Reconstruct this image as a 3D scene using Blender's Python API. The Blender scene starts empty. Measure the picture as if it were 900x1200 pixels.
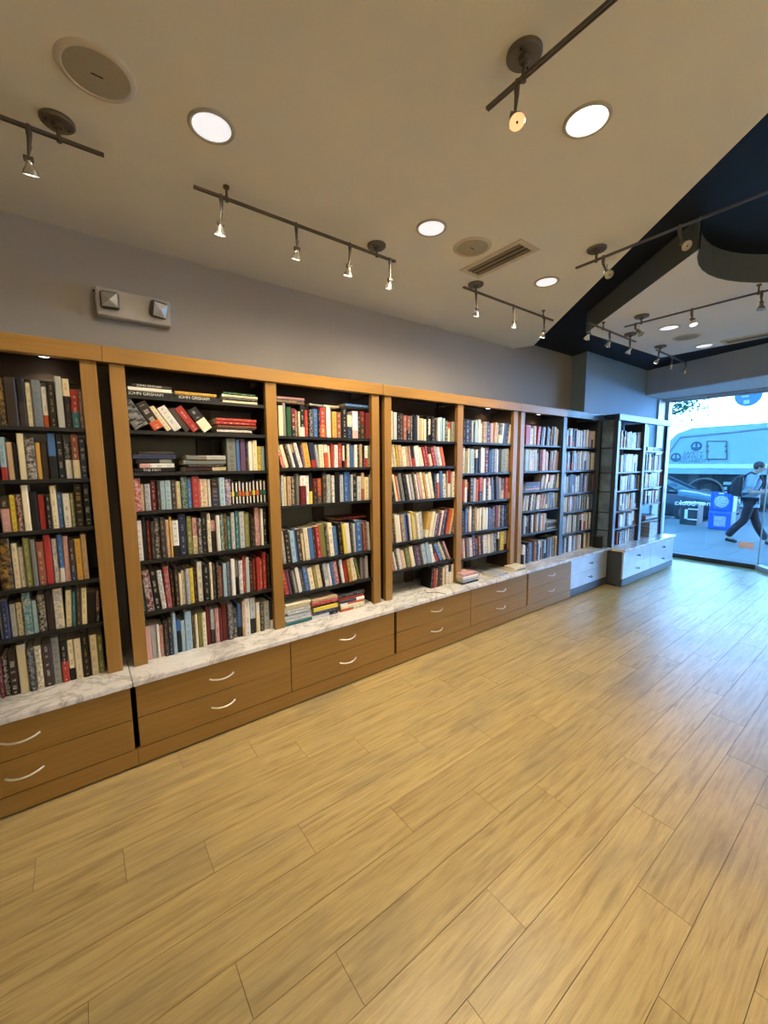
import bpy, bmesh, math, random
from mathutils import Matrix, Vector
R_ = math.radians
random.seed(7)
scene = bpy.context.scene
col = scene.collection

# ------------------------------------------------------------------ camera
F_PX, YAW, PITCH, ROLL = 474.751, 0.9253225913694777, 0.11802033838925836, -0.008614221393886387
CAM = Vector((0.0, -2.3137, 1.55))
fw = Vector((math.cos(YAW) * math.cos(PITCH), math.sin(YAW) * math.cos(PITCH), -math.sin(PITCH)))
rt = fw.cross(Vector((0, 0, 1))).normalized()
up = rt.cross(fw)
rt2 = rt * math.cos(ROLL) + up * math.sin(ROLL)
up2 = up * math.cos(ROLL) - rt * math.sin(ROLL)
cd = bpy.data.cameras.new('camera')
cam = bpy.data.objects.new('camera', cd)
col.objects.link(cam)
cd.sensor_fit = 'AUTO'
cd.sensor_width = 36.0
cd.lens = F_PX * 36.0 / 1200.0
cd.clip_start = 0.02
cd.clip_end = 300
m3 = Matrix((rt2, up2, -fw)).transposed()
cam.matrix_world = Matrix.Translation(CAM) @ m3.to_4x4()
scene.camera = cam


def proj(P):
    d = Vector(P) - CAM
    w = d.dot(fw)
    return 450 + F_PX * d.dot(rt2) / w, 600 - F_PX * d.dot(up2) / w, w


def bp(u, v, ax, val):
    d = rt2 * ((u - 450) / F_PX) - up2 * ((v - 600) / F_PX) + fw
    t = (val - CAM[ax]) / d[ax]
    return CAM + d * t


def x_at(u, y, z):
    # x of the point (x, y, z) that is seen at picture column u
    k = (u - 450) / F_PX
    n = rt2 - fw * k
    d = Vector((0, y, z)) - CAM
    return -n.dot(d) / n.x


# ------------------------------------------------------------------ world and exposure
world = bpy.data.worlds.new('sky')
scene.world = world
world.use_nodes = True
bg = world.node_tree.nodes['Background']
bg.inputs[0].default_value = (0.08, 0.42, 1.0, 1)
bg.inputs[1].default_value = 4.0
sun_d = bpy.data.lights.new('sun', 'SUN')
sun_d.energy = 88.0
sun_d.color = (0.29, 0.54, 1.0)
sun_d.angle = R_(0.6)
sun = bpy.data.objects.new('sun', sun_d)
sun.rotation_euler = (0, R_(-55), R_(12))   # from behind the shop, on to the houses across the street
col.objects.link(sun)
vs = scene.view_settings
vs.view_transform = 'Standard'
vs.look = 'None'
vs.gamma = 1.0
vs.use_curve_mapping = False
vs.exposure = 0.5
WARM = (1.0, 0.83, 0.58)
DOWN_W, TRACK_W, FILL_W = 62.0, 12.5, 76.0


# ------------------------------------------------------------------ helpers
def s2l(c):
    return c / 12.92 if c <= 0.04045 else ((c + 0.055) / 1.055) ** 2.4


def rgb(r, g, b):
    return (s2l(r / 255), s2l(g / 255), s2l(b / 255), 1.0)


def tag(o, label=None, cat=None, group=None, kind=None):
    if label:
        o['label'] = label
    if cat:
        o['category'] = cat
    if group:
        o['group'] = group
    if kind:
        o['kind'] = kind
    return o


def empty(name, loc=(0, 0, 0)):
    o = bpy.data.objects.new(name, None)
    o.location = loc
    o.empty_display_size = 0.05
    col.objects.link(o)
    return o


def adopt(o, parent):
    o.parent = parent
    if parent.type == 'EMPTY':
        o.matrix_parent_inverse = Matrix.Translation(parent.location).inverted()
    return o


class MB:
    def __init__(s):
        s.v, s.f, s.m = [], [], []

    def add(s, vs_, fs, mi=0):
        n = len(s.v)
        s.v += [tuple(p) for p in vs_]
        for f in fs:
            s.f.append(tuple(i + n for i in f))
            s.m.append(mi)
        return s

    def box(s, x0, x1, y0, y1, z0, z1, mi=0):
        V = [(x0, y0, z0), (x1, y0, z0), (x1, y1, z0), (x0, y1, z0), (x0, y0, z1), (x1, y0, z1), (x1, y1, z1), (x0, y1, z1)]
        return s.add(V, [(0, 3, 2, 1), (4, 5, 6, 7), (0, 1, 5, 4), (1, 2, 6, 5), (2, 3, 7, 6), (3, 0, 4, 7)], mi)

    def prism(s, poly, ax, a, b, mi=0):
        # poly: 2-D points in the other two axes (in x,y,z order)
        def P(p, w):
            q = [p[0], p[1]]
            q.insert(ax, w)
            return tuple(q)
        n = len(poly)
        V = [P(p, a) for p in poly] + [P(p, b) for p in poly]
        Fs = [tuple(range(n - 1, -1, -1)), tuple(range(n, 2 * n))]
        for i in range(n):
            j = (i + 1) % n
            Fs.append((i, j, n + j, n + i))
        return s.add(V, Fs, mi)

    def tube(s, pts, rs, n=8, mi=0, cap=True):
        pts = [Vector(p) for p in pts]
        if not hasattr(rs, '__len__'):
            rs = [rs] * len(pts)
        V, Fs = [], []
        ref = None
        for i, p in enumerate(pts):
            d = (pts[min(i + 1, len(pts) - 1)] - pts[max(i - 1, 0)]).normalized()
            if ref is None:
                ref = Vector((0, 0, 1)) if abs(d.z) < 0.9 else Vector((1, 0, 0))
            a = (ref - d * ref.dot(d)).normalized()
            b = d.cross(a)
            for k in range(n):
                t = 2 * math.pi * k / n
                V.append(p + (a * math.cos(t) + b * math.sin(t)) * rs[i])
        for i in range(len(pts) - 1):
            for k in range(n):
                k2 = (k + 1) % n
                Fs.append((i * n + k, i * n + k2, (i + 1) * n + k2, (i + 1) * n + k))
        if cap:
            Fs.append(tuple(range(n - 1, -1, -1)))
            Fs.append(tuple((len(pts) - 1) * n + k for k in range(n)))
        return s.add(V, Fs, mi)

    def lathe(s, prof, c, n=24, mi=0, axis=None):
        # prof: (radius, height) list, around the axis through c
        c = Vector(c)
        ax = Vector(axis or (0, 0, 1)).normalized()
        ref = Vector((1, 0, 0)) if abs(ax.x) < 0.9 else Vector((0, 1, 0))
        a = (ref - ax * ref.dot(ax)).normalized()
        b = ax.cross(a)
        V, Fs = [], []
        for r, h in prof:
            for k in range(n):
                t = 2 * math.pi * k / n
                V.append(c + ax * h + (a * math.cos(t) + b * math.sin(t)) * max(r, 1e-5))
        for i in range(len(prof) - 1):
            for k in range(n):
                k2 = (k + 1) % n
                Fs.append((i * n + k, i * n + k2, (i + 1) * n + k2, (i + 1) * n + k))
        return s.add(V, Fs, mi)

    def xf(s, M):
        s.v = [tuple(M @ Vector(p)) for p in s.v]
        return s

    def mesh(s, name, mats, bev=0, smooth=False):
        me = bpy.data.meshes.new(name)
        me.from_pydata(s.v, [], s.f)
        for m in (mats if isinstance(mats, (list, tuple)) else [mats]):
            me.materials.append(m)
        if any(s.m):
            me.polygons.foreach_set('material_index', s.m)
        bm = bmesh.new()
        bm.from_mesh(me)
        bmesh.ops.recalc_face_normals(bm, faces=bm.faces)
        if bev:
            es = [e for e in bm.edges if len(e.link_faces) == 2 and e.calc_face_angle(0) > 0.6]
            bmesh.ops.bevel(bm, geom=es, offset=bev, segments=1, affect='EDGES', profile=0.5)
        bm.to_mesh(me)
        bm.free()
        if smooth:
            me.polygons.foreach_set('use_smooth', [True] * len(me.polygons))
            me.set_sharp_from_angle(angle=R_(40))
        return me

    def build(s, name, mats, parent=None, bev=0, smooth=False):
        o = bpy.data.objects.new(name, s.mesh(name, mats, bev, smooth))
        col.objects.link(o)
        if parent:
            adopt(o, parent)
        return o


def text_mesh(body, size, depth=0.0004):
    cu = bpy.data.curves.new('lettering', 'FONT')
    cu.body = body
    cu.size = size
    cu.extrude = depth
    cu.align_x = 'CENTER'
    cu.align_y = 'CENTER'
    cu.resolution_u = 3
    o = bpy.data.objects.new('lettering', cu)
    col.objects.link(o)
    dg = bpy.context.evaluated_depsgraph_get()
    me = bpy.data.meshes.new_from_object(o.evaluated_get(dg))
    bpy.data.objects.remove(o)
    bpy.data.curves.remove(cu)
    return me


def add_text(body, size, M, mat, parent, name='lettering'):
    me = text_mesh(body, size)
    me.transform(M)
    me.materials.clear()
    me.materials.append(mat)
    o = bpy.data.objects.new(name, me)
    col.objects.link(o)
    if parent:
        adopt(o, parent)
    return o


# ------------------------------------------------------------------ materials
class NT:
    def __init__(s, name):
        s.mat = bpy.data.materials.new(name)
        s.mat.use_nodes = True
        s.t = s.mat.node_tree
        s.b = s.t.nodes['Principled BSDF']
        s.out = s.t.nodes['Material Output']

    def n(s, typ, ins=None, **kw):
        nd = s.t.nodes.new(typ)
        for k, v in kw.items():
            setattr(nd, k, v)
        for k, v in (ins or {}).items():
            if hasattr(v, 'links') or isinstance(v, bpy.types.NodeSocket):
                s.t.links.new(v, nd.inputs[k])
            else:
                nd.inputs[k].default_value = v
        return nd

    def math(s, op, a, b=0.0, c=0.0):
        return s.n('ShaderNodeMath', {0: a, 1: b, 2: c}, operation=op).outputs[0]

    def mix(s, fac, a, b, blend='MIX'):
        nd = s.t.nodes.new('ShaderNodeMix')
        nd.data_type = 'RGBA'
        nd.blend_type = blend
        for sock, v in ((nd.inputs[0], fac), (nd.inputs[6], a), (nd.inputs[7], b)):
            if isinstance(v, bpy.types.NodeSocket):
                s.t.links.new(v, sock)
            else:
                sock.default_value = v
        return nd.outputs[2]

    def ramp(s, fac, stops):
        nd = s.t.nodes.new('ShaderNodeValToRGB')
        cr = nd.color_ramp
        while len(cr.elements) < len(stops):
            cr.elements.new(0.5)
        for e, (p, c) in zip(cr.elements, stops):
            e.position = p
            e.color = c
        s.t.links.new(fac, nd.inputs[0])
        return nd.outputs[0]

    def set(s, **kw):
        for k, v in kw.items():
            k = k.replace('_', ' ')
            if isinstance(v, bpy.types.NodeSocket):
                s.t.links.new(v, s.b.inputs[k])
            else:
                s.b.inputs[k].default_value = v
        return s

    def bump(s, h, strength=0.2, dist=0.002):
        nd = s.n('ShaderNodeBump', {'Height': h, 'Strength': strength, 'Distance': dist})
        s.t.links.new(nd.outputs[0], s.b.inputs['Normal'])

    def coords(s, scale=(1, 1, 1), kind='Object', loc=None):
        tc = s.n('ShaderNodeTexCoord').outputs[kind]
        mp = s.n('ShaderNodeMapping', {'Vector': tc, 'Scale': scale})
        if loc is not None:
            s.t.links.new(loc, mp.inputs['Location'])
        return mp.outputs[0]


def plain(name, c, rough=0.5, metal=0.0, spec=0.5, var=0.06, scale=14.0):
    k = NT(name)
    nz = k.n('ShaderNodeTexNoise', {'Vector': k.coords(), 'Scale': scale, 'Detail': 4.0}).outputs[0]
    lo = tuple(max(0, x * (1 - var)) for x in c[:3]) + (1,)
    hi = tuple(min(1, x * (1 + var)) for x in c[:3]) + (1,)
    k.set(Base_Color=k.ramp(nz, [(0.3, lo), (0.7, hi)]), Roughness=rough, Metallic=metal)
    k.b.inputs['Specular IOR Level'].default_value = spec
    return k.mat


def emis(name, c, strength):
    k = NT(name)
    k.set(Base_Color=(0.8, 0.8, 0.8, 1), Emission_Color=c, Emission_Strength=strength)
    return k.mat


def painted(name, c, rough=0.75):
    k = NT(name)
    co = k.coords()
    n1 = k.n('ShaderNodeTexNoise', {'Vector': co, 'Scale': 1.3, 'Detail': 3.0}).outputs[0]
    n2 = k.n('ShaderNodeTexNoise', {'Vector': co, 'Scale': 260.0, 'Detail': 2.0}).outputs[0]
    lo = tuple(x * 0.965 for x in c[:3]) + (1,)
    hi = tuple(min(1, x * 1.035) for x in c[:3]) + (1,)
    k.set(Base_Color=k.ramp(n1, [(0.3, lo), (0.7, hi)]), Roughness=rough)
    k.b.inputs['Specular IOR Level'].default_value = 0.25
    k.bump(n2, 0.12, 0.001)
    return k.mat


def wood(name, along):
    k = NT(name)
    sc = {'x': (1.1, 9, 26), 'z': (26, 9, 1.1)}[along]
    co = k.coords(sc)
    n1 = k.n('ShaderNodeTexNoise', {'Vector': co, 'Scale': 1.6, 'Detail': 6.0, 'Roughness': 0.6, 'Distortion': 0.7}).outputs[0]
    n2 = k.n('ShaderNodeTexNoise', {'Vector': k.coords(), 'Scale': 2.2, 'Detail': 2.0}).outputs[0]
    c1 = k.ramp(n1, [(0.25, (0.27, 0.135, 0.026, 1)), (0.55, (0.335, 0.175, 0.037, 1)), (0.8, (0.375, 0.205, 0.048, 1))])
    c2 = k.mix(k.math('MULTIPLY', n2, 0.35), c1, (0.285, 0.142, 0.029, 1))
    k.set(Base_Color=c2, Roughness=0.38)
    k.b.inputs['Specular IOR Level'].default_value = 0.4
    k.bump(n1, 0.04, 0.001)
    return k.mat


M_woodx, M_woodz = wood('maple_grain_along', 'x'), wood('maple_grain_upright', 'z')
M_ceil = painted('cream_ceiling_paint', (0.80, 0.80, 0.735, 1))
M_ceil2 = painted('white_ceiling_paint', (0.85, 0.88, 0.92, 1))
M_wall = painted('taupe_wall_paint', (0.43, 0.392, 0.338, 1))
M_wall2 = painted('pale_wall_paint', (0.74, 0.71, 0.65, 1))
M_header = painted('grey_header_paint', (0.47, 0.56, 0.64, 1))
M_fascia = painted('slate_fascia_paint', (0.11, 0.132, 0.145, 1))
M_black = painted('black_ceiling_paint', (0.004, 0.008, 0.020, 1), 0.55)
M_bluepaint = plain('slate_blue_paint', (0.032, 0.048, 0.070, 1), 0.42)
M_dark = plain('black_metal', (0.012, 0.012, 0.012, 1), 0.42, 0, 0.4)
M_darkbrown = plain('dark_brown_panel', (0.045, 0.026, 0.016, 1), 0.6)
M_backpanel = plain('olive_grey_back_panel', (0.19, 0.185, 0.15, 1), 0.6)
M_silver = plain('pale_metal_laminate', (0.52, 0.53, 0.56, 1), 0.33, 0.25, 0.5, 0.10, 5)
M_slate = plain('dark_slate_laminate', (0.045, 0.052, 0.06, 1), 0.5)
M_chrome = plain('satin_nickel', (0.85, 0.82, 0.76, 1), 0.30, 0.75, 0.6, 0.02)
M_gun = plain('gunmetal', (0.16, 0.14, 0.12, 1), 0.42, 0.8, 0.5, 0.05)
M_canopy = plain('pewter', (0.18, 0.165, 0.145, 1), 0.45, 0.7, 0.5, 0.05)
M_trimw = plain('cream_plastic', (0.62, 0.57, 0.47, 1), 0.5)
M_grille = plain('speaker_grille', (0.41, 0.38, 0.30, 1), 0.7, 0, 0.3, 0.10, 300)
M_ring = plain('downlight_trim', (0.42, 0.39, 0.34, 1), 0.4)
M_lens = emis('lit_lens', (0.92, 0.94, 1.0, 1), 0.55)
M_lens2 = emis('bright_lens', (1.0, 0.96, 0.80, 1), 5.0)
M_bulb = emis('lit_bulb', (1.0, 0.93, 0.80, 1), 6.0)
M_bulbo = emis('warm_bulb', (1.0, 0.36, 0.13, 1), 0.95)
M_bulboff = plain('unlit_bulb_glass', (0.55, 0.52, 0.46, 1), 0.15, 0.5)
M_reflector = plain('bulb_reflector', (0.6, 0.58, 0.54, 1), 0.2, 0.7)
M_puck = emis('puck_lens', (1.0, 0.94, 0.82, 1), 4.0)
M_page = plain('book_pages', (0.62, 0.54, 0.40, 1), 0.85, 0, 0.2, 0.12, 120)
M_letter_w = plain('white_print', (0.78, 0.76, 0.72, 1), 0.5)
M_letter_g = plain('gold_print', (0.45, 0.30, 0.11, 1), 0.45)
M_letter_d = plain('dark_print', (0.03, 0.035, 0.05, 1), 0.5)


def marble():
    k = NT('veined_marble')
    co = k.coords()
    w = k.n('ShaderNodeTexNoise', {'Vector': co, 'Scale': 3.2, 'Detail': 8.0, 'Roughness': 0.62, 'Distortion': 1.4}).outputs[0]
    v = k.math('ABSOLUTE', k.math('SUBTRACT', w, 0.5))
    vein = k.ramp(v, [(0.0, (1, 1, 1, 1)), (0.016, (0.45, 0.45, 0.45, 1)), (0.06, (0, 0, 0, 1))])
    w2 = k.n('ShaderNodeTexNoise', {'Vector': co, 'Scale': 9.0, 'Detail': 6.0, 'Distortion': 2.2}).outputs[0]
    v2 = k.ramp(k.math('ABSOLUTE', k.math('SUBTRACT', w2, 0.48)), [(0.0, (0.5, 0.5, 0.5, 1)), (0.025, (0, 0, 0, 1))])
    cl = k.n('ShaderNodeTexNoise', {'Vector': co, 'Scale': 2.1, 'Detail': 3.0}).outputs[0]
    base = k.ramp(cl, [(0.30, (0.52, 0.50, 0.475, 1)), (0.46, (0.78, 0.755, 0.71, 1))])
    c = k.mix(k.math('MULTIPLY', vein, 0.6), base, (0.22, 0.20, 0.18, 1))
    c = k.mix(k.math('MULTIPLY', v2, 0.6), c, (0.30, 0.27, 0.24, 1))
    k.set(Base_Color=c, Roughness=0.22)
    return k.mat


def floor_mat():
    k = NT('oak_look_plank')
    rnd = k.n('ShaderNodeObjectInfo').outputs['Random']
    off = k.n('ShaderNodeCombineXYZ', {0: k.math('MULTIPLY', rnd, 37.0), 1: k.math('MULTIPLY', rnd, 91.0), 2: 0.0}).outputs[0]
    co = k.coords((1.3, 20, 20), loc=off)
    n1 = k.n('ShaderNodeTexNoise', {'Vector': co, 'Scale': 2.2, 'Detail': 8.0, 'Roughness': 0.62, 'Distortion': 0.9}).outputs[0]
    co2 = k.coords((4.0, 120, 120), loc=off)
    n2 = k.n('ShaderNodeTexNoise', {'Vector': co2, 'Scale': 2.0, 'Detail': 4.0, 'Roughness': 0.7}).outputs[0]
    geo = k.n('ShaderNodeNewGeometry').outputs['Position']
    mp = k.n('ShaderNodeMapping', {'Vector': geo, 'Scale': (1.0, 2.4, 1.0)}).outputs[0]
    wear = k.n('ShaderNodeTexNoise', {'Vector': mp, 'Scale': 1.3, 'Detail': 5.0, 'Roughness': 0.6, 'Distortion': 0.4}).outputs[0]
    c = k.ramp(n1, [(0.26, (0.32, 0.21, 0.070, 1)), (0.48, (0.53, 0.38, 0.145, 1)), (0.75, (0.66, 0.495, 0.205, 1))])
    c = k.mix(k.math('MULTIPLY', k.ramp(n2, [(0.42, (0, 0, 0, 1)), (0.7, (1, 1, 1, 1))]), 0.35), c, (0.24, 0.17, 0.09, 1))
    c = k.mix(k.ramp(wear, [(0.50, (0, 0, 0, 1)), (0.70, (0.42, 0.42, 0.42, 1))]), c, (0.24, 0.195, 0.125, 1))
    tint = k.math('ADD', k.math('MULTIPLY', rnd, 0.16), 0.90)
    hs = k.n('ShaderNodeHueSaturation', {'Color': c, 'Value': tint}).outputs[0]
    k.set(Base_Color=hs, Roughness=k.math('ADD', k.math('MULTIPLY', n2, 0.16), 0.26))
    k.b.inputs['Specular IOR Level'].default_value = 0.45
    k.bump(n2, 0.10, 0.0012)
    return k.mat


def book_mat():
    k = NT('book_cover_print')
    a1 = k.n('ShaderNodeAttribute', attribute_name='c1')
    a2 = k.n('ShaderNodeAttribute', attribute_name='c2')
    a3 = k.n('ShaderNodeAttribute', attribute_name='c3')
    uv = k.n('ShaderNodeUVMap', uv_map='UVMap').outputs[0]
    sp = k.n('ShaderNodeSeparateXYZ', {0: uv})
    u, v = sp.outputs[0], sp.outputs[1]
    split, seed, style = a1.outputs['Alpha'], a2.outputs['Alpha'], a3.outputs['Alpha']
    on = k.math('GREATER_THAN', u, -0.5)
    low = k.math('LESS_THAN', v, split)
    base = k.mix(low, a1.outputs['Color'], a2.outputs['Color'])
    # mottled cover art
    cv = k.n('ShaderNodeCombineXYZ', {0: k.math('MULTIPLY', u, 1.6), 1: k.math('MULTIPLY', v, 9.0), 2: k.math('MULTIPLY', seed, 90.0)}).outputs[0]
    art = k.n('ShaderNodeTexNoise', {'Vector': cv, 'Scale': 1.6, 'Detail': 3.0, 'Roughness': 0.6}).outputs[0]
    artm = k.math('MULTIPLY', k.math('GREATER_THAN', style, 0.80), k.ramp(art, [(0.42, (0, 0, 0, 1)), (0.62, (0.45, 0.45, 0.45, 1))]))
    base = k.mix(artm, base, a3.outputs['Color'])
    # rows of small print along the spine: word blocks broken into letter-sized cells
    wd = k.n('ShaderNodeTexNoise', {'W': k.math('ADD', k.math('MULTIPLY', v, 7.0), k.math('MULTIPLY', seed, 173.0)), 'Scale': 1.0, 'Detail': 0.0}, noise_dimensions='1D').outputs[0]
    words = k.math('GREATER_THAN', wd, 0.50)
    cell = k.n('ShaderNodeCombineXYZ', {0: k.math('FLOOR', k.math('MULTIPLY', v, 120.0)), 1: k.math('FLOOR', k.math('MULTIPLY', u, 9.0)), 2: k.math('MULTIPLY', seed, 57.0)}).outputs[0]
    wn = k.n('ShaderNodeTexWhiteNoise', {'Vector': cell}).outputs[0]
    letters = k.math('GREATER_THAN', wn, 0.40)
    half = k.math('ADD', 0.09, k.math('MULTIPLY', k.math('FRACT', k.math('MULTIPLY', seed, 13.7)), 0.15))
    band = k.math('LESS_THAN', k.math('ABSOLUTE', k.math('SUBTRACT', u, 0.5)), half)
    inside = k.math('MULTIPLY', k.math('GREATER_THAN', v, 0.13), k.math('LESS_THAN', v, 0.93))
    m = k.math('MULTIPLY', k.math('MULTIPLY', words, letters), k.math('MULTIPLY', band, inside))
    dot = k.math('MULTIPLY', k.math('LESS_THAN', k.math('ABSOLUTE', k.math('SUBTRACT', v, 0.06)), 0.018),
                 k.math('LESS_THAN', k.math('ABSOLUTE', k.math('SUBTRACT', u, 0.5)), 0.14))
    m = k.math('MAXIMUM', m, dot)
    m = k.math('MULTIPLY', k.math('MULTIPLY', m, on), k.math('MULTIPLY', k.math('GREATER_THAN', style, 0.20), 0.5))
    c = k.mix(m, base, a3.outputs['Color'])
    # the boxed set: white title panels above and below a coloured picture band
    bs = k.math('MULTIPLY', k.math('GREATER_THAN', style, 1.5), on)
    mid_u = k.math('LESS_THAN', k.math('ABSOLUTE', k.math('SUBTRACT', u, 0.5)), 0.28)
    pan = k.math('MAXIMUM', k.math('LESS_THAN', k.math('ABSOLUTE', k.math('SUBTRACT', v, 0.76)), 0.19), k.math('LESS_THAN', k.math('ABSOLUTE', k.math('SUBTRACT', v, 0.19)), 0.15))
    c = k.mix(k.math('MULTIPLY', bs, k.math('MULTIPLY', pan, mid_u)), c, (0.62, 0.60, 0.56, 1))
    pic = k.math('MULTIPLY', bs, k.math('LESS_THAN', k.math('ABSOLUTE', k.math('SUBTRACT', v, 0.46)), 0.10))
    c = k.mix(pic, c, a2.outputs['Color'])
    k.set(Base_Color=c, Roughness=0.42)
    k.b.inputs['Specular IOR Level'].default_value = 0.4
    return k.mat


def glass_mat(name, tint=(0.93, 0.97, 0.98, 1), refl=1.0):
    k = NT(name)
    tr = k.n('ShaderNodeBsdfTransparent', {0: tint})
    gl = k.n('ShaderNodeBsdfGlossy', {'Color': (1, 1, 1, 1), 'Roughness': 0.02})
    bf = k.n('ShaderNodeNewGeometry').outputs['Backfacing']
    fr = k.n('ShaderNodeFresnel', {'IOR': k.math('ADD', 1.35, k.math('MULTIPLY', bf, 1 / 1.35 - 1.35))}).outputs[0]
    mx = k.n('ShaderNodeMixShader', {0: k.math('MULTIPLY', fr, refl), 1: tr.outputs[0], 2: gl.outputs[0]})
    k.t.links.new(mx.outputs[0], k.out.inputs[0])
    return k.mat


M_marble, M_floor, M_book, M_glass = marble(), floor_mat(), book_mat(), glass_mat('clear_glass')
M_sideglass = glass_mat('smoked_side_glass', (0.55, 0.66, 0.72, 1), 1.6)

# ------------------------------------------------------------------ the room
YW, ZC, ZB, Z2, YB = 0.50, 2.787, 2.886, 2.715, 0.27
XG = 7.72                     # shop window plane
XL, YR = -3.5, -6.0           # rear wall, opposite wall


def struct(name, mb, mat, bev=0):
    return tag(mb.build(name, mat, bev=bev), kind='structure')


# floor slab with its planks
fl = struct('floor', MB().box(XL, 7.70, YR, 0.6, -0.10, -0.0035), plain('dark_floor_joint', (0.10, 0.072, 0.04, 1), 0.8))
PW, PL = 0.1667, 1.114
JO = [0.32, 0.655, -0.25, 0.03, 0.302, 0.647, -0.094, 0.277, 0.542, 1.081, 0.787, 1.53, 1.237]
planks = []
row_y = 0.018
r = 0
while row_y > YR + 0.05:
    y1, y0 = row_y, max(row_y - PW, YR)
    j = JO[r] if r < len(JO) else random.uniform(0, PL)
    x = j - PL * math.ceil((j - XL) / PL)
    while x < 7.69:
        a, b = max(x, XL), min(x + PL, 7.69)
        if b - a > 0.03:
            planks.append((a, b, y0, y1))
        x += PL
    row_y -= PW
    r += 1


def plank_px(p):
    a, b, y0, y1 = p
    best = 0
    cx, cy = (a + b) / 2, (y0 + y1) / 2
    vis = 0
    for i in range(5):
        P = (a + (b - a) * i / 4, cy, 0)
        u, v, w = proj(P)
        if w > 0.3 and -30 < u < 930 and -30 < v < 1230:
            vis += 1
            best = max(best, 1.0 / (w * w * w))
    return best if vis else 0


planks.sort(key=plank_px, reverse=True)
seen = [p for p in planks if plank_px(p) > 0][:300]
rest = planks[len(seen):]
mesh_cache = {}
G = 0.0009
for a, b, y0, y1 in seen:
    key = (round(b - a, 3), round(y1 - y0, 3))
    if key not in mesh_cache:
        hx, hy = (b - a) / 2 - G, (y1 - y0) / 2 - G
        mesh_cache[key] = MB().box(-hx, hx, -hy, hy, -0.0035, 0).mesh('plank', M_floor)
    o = bpy.data.objects.new('plank', mesh_cache[key])
    o.location = ((a + b) / 2, (y0 + y1) / 2, 0)
    col.objects.link(o)
    o.parent = fl
mb = MB()
for a, b, y0, y1 in rest:
    mb.box(a + G, b - G, y0 + G, y1 - G, -0.0035, 0)
o = mb.build('planks', M_floor, fl)
tag(o, kind='stuff')

# walls: the long bookshelf wall with the pier that steps out towards the shop window
struct('wall_left', MB().box(XL, 7.80, YW, 0.65, 0, 3.0), M_wall)
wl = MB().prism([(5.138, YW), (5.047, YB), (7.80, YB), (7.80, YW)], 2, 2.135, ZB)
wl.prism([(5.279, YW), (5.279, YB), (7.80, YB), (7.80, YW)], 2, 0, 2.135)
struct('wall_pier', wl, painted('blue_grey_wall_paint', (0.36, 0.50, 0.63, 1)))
struct('wall_right', MB().box(XL, 7.80, YR - 0.12, YR, 0, 3.0), M_wall2)
struct('wall_rear', MB().box(XL - 0.12, XL, YR - 0.12, 0.65, 0, 3.0), M_wall)
# ceilings: cream slab with a slanting edge, black plenum above, a dropped white slab with a scalloped edge
struct('ceiling', MB().prism([(XL, YW), (3.895, YW), (3.985, 0.31), (-1.56, YR), (XL, YR)], 2, ZC, ZB), M_ceil)
struct('ceiling_recess', MB().box(XL, 7.80, YR, 0.65, ZB, 3.02), M_black)
cx, cy, cr = 3.181, -2.230, 0.845
poly = [(3.789, -0.36), (2.842, -1.456)]
for i in range(1, 25):
    t = R_(113.5 - i * (113.5 + 62) / 24)
    poly.append((cx + cr * math.cos(t), cy + cr * math.sin(t)))
poly += [(3.2, -3.6), (2.2, YR), (5.20, YR), (5.36, -0.42)]
struct('ceiling_panel', MB().prism(poly, 2, Z2, ZB), [M_ceil2])
# grey fascia round the dropped slab
mb = MB()
fp = poly[:]
n = len(fp)
for i in range(n):
    a, b = Vector(fp[i]), Vector(fp[(i + 1) % n])
    d = (b - a).normalized()
    nrm = Vector((d.y, -d.x)) * 0.006
    a, b = a + nrm, b + nrm
    mb.add([(a.x, a.y, Z2 - 0.001), (b.x, b.y, Z2 - 0.001), (b.x, b.y, ZB), (a.x, a.y, ZB),
            (a.x - nrm.x, a.y - nrm.y, Z2 - 0.001), (b.x - nrm.x, b.y - nrm.y, Z2 - 0.001), (b.x - nrm.x, b.y - nrm.y, ZB), (a.x - nrm.x, a.y - nrm.y, ZB)],
           [(0, 1, 2, 3), (4, 7, 6, 5), (0, 4, 5, 1), (2, 6, 7, 3)])
struct('trim_1', mb, M_fascia)
# header (bulkhead) over the shop window; it runs at a slight angle
HL, HR = (6.835, 0.28), (6.42, -1.125)
hk = (HR[0] - HL[0]) / (HR[1] - HL[1])
hp = lambda y: HL[0] + (y - HL[1]) * hk
struct('wall_front', MB().prism([(hp(YB), YB), (hp(-2.4), -2.4), (hp(-2.4), YR), (7.80, YR), (7.80, YB)], 2, 2.535, ZB), M_header)

# ------------------------------------------------------------------ shop window
M_frame = plain('pale_window_frame', (0.42, 0.44, 0.46, 1), 0.4)
M_sill = plain('dark_sill', (0.05, 0.05, 0.05, 1), 0.55)
M_soffit = plain('white_soffit', (0.66, 0.66, 0.66, 1), 0.6)


def window(name, parts):
    w = empty(name, (XG, -0.4, 0))
    tag(w, kind='structure')
    for nm, mb, mt in parts:
        mb.build(nm, mt, w)
    return w


def slab_between(p, q, t, z0, z1):
    p, q = Vector(p), Vector(q)
    d = (q - p).normalized()
    nn = Vector((-d.y, d.x)) * t / 2
    return MB().prism([tuple(p + nn), tuple(q + nn), tuple(q - nn), tuple(p - nn)], 2, z0, z1)


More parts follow.
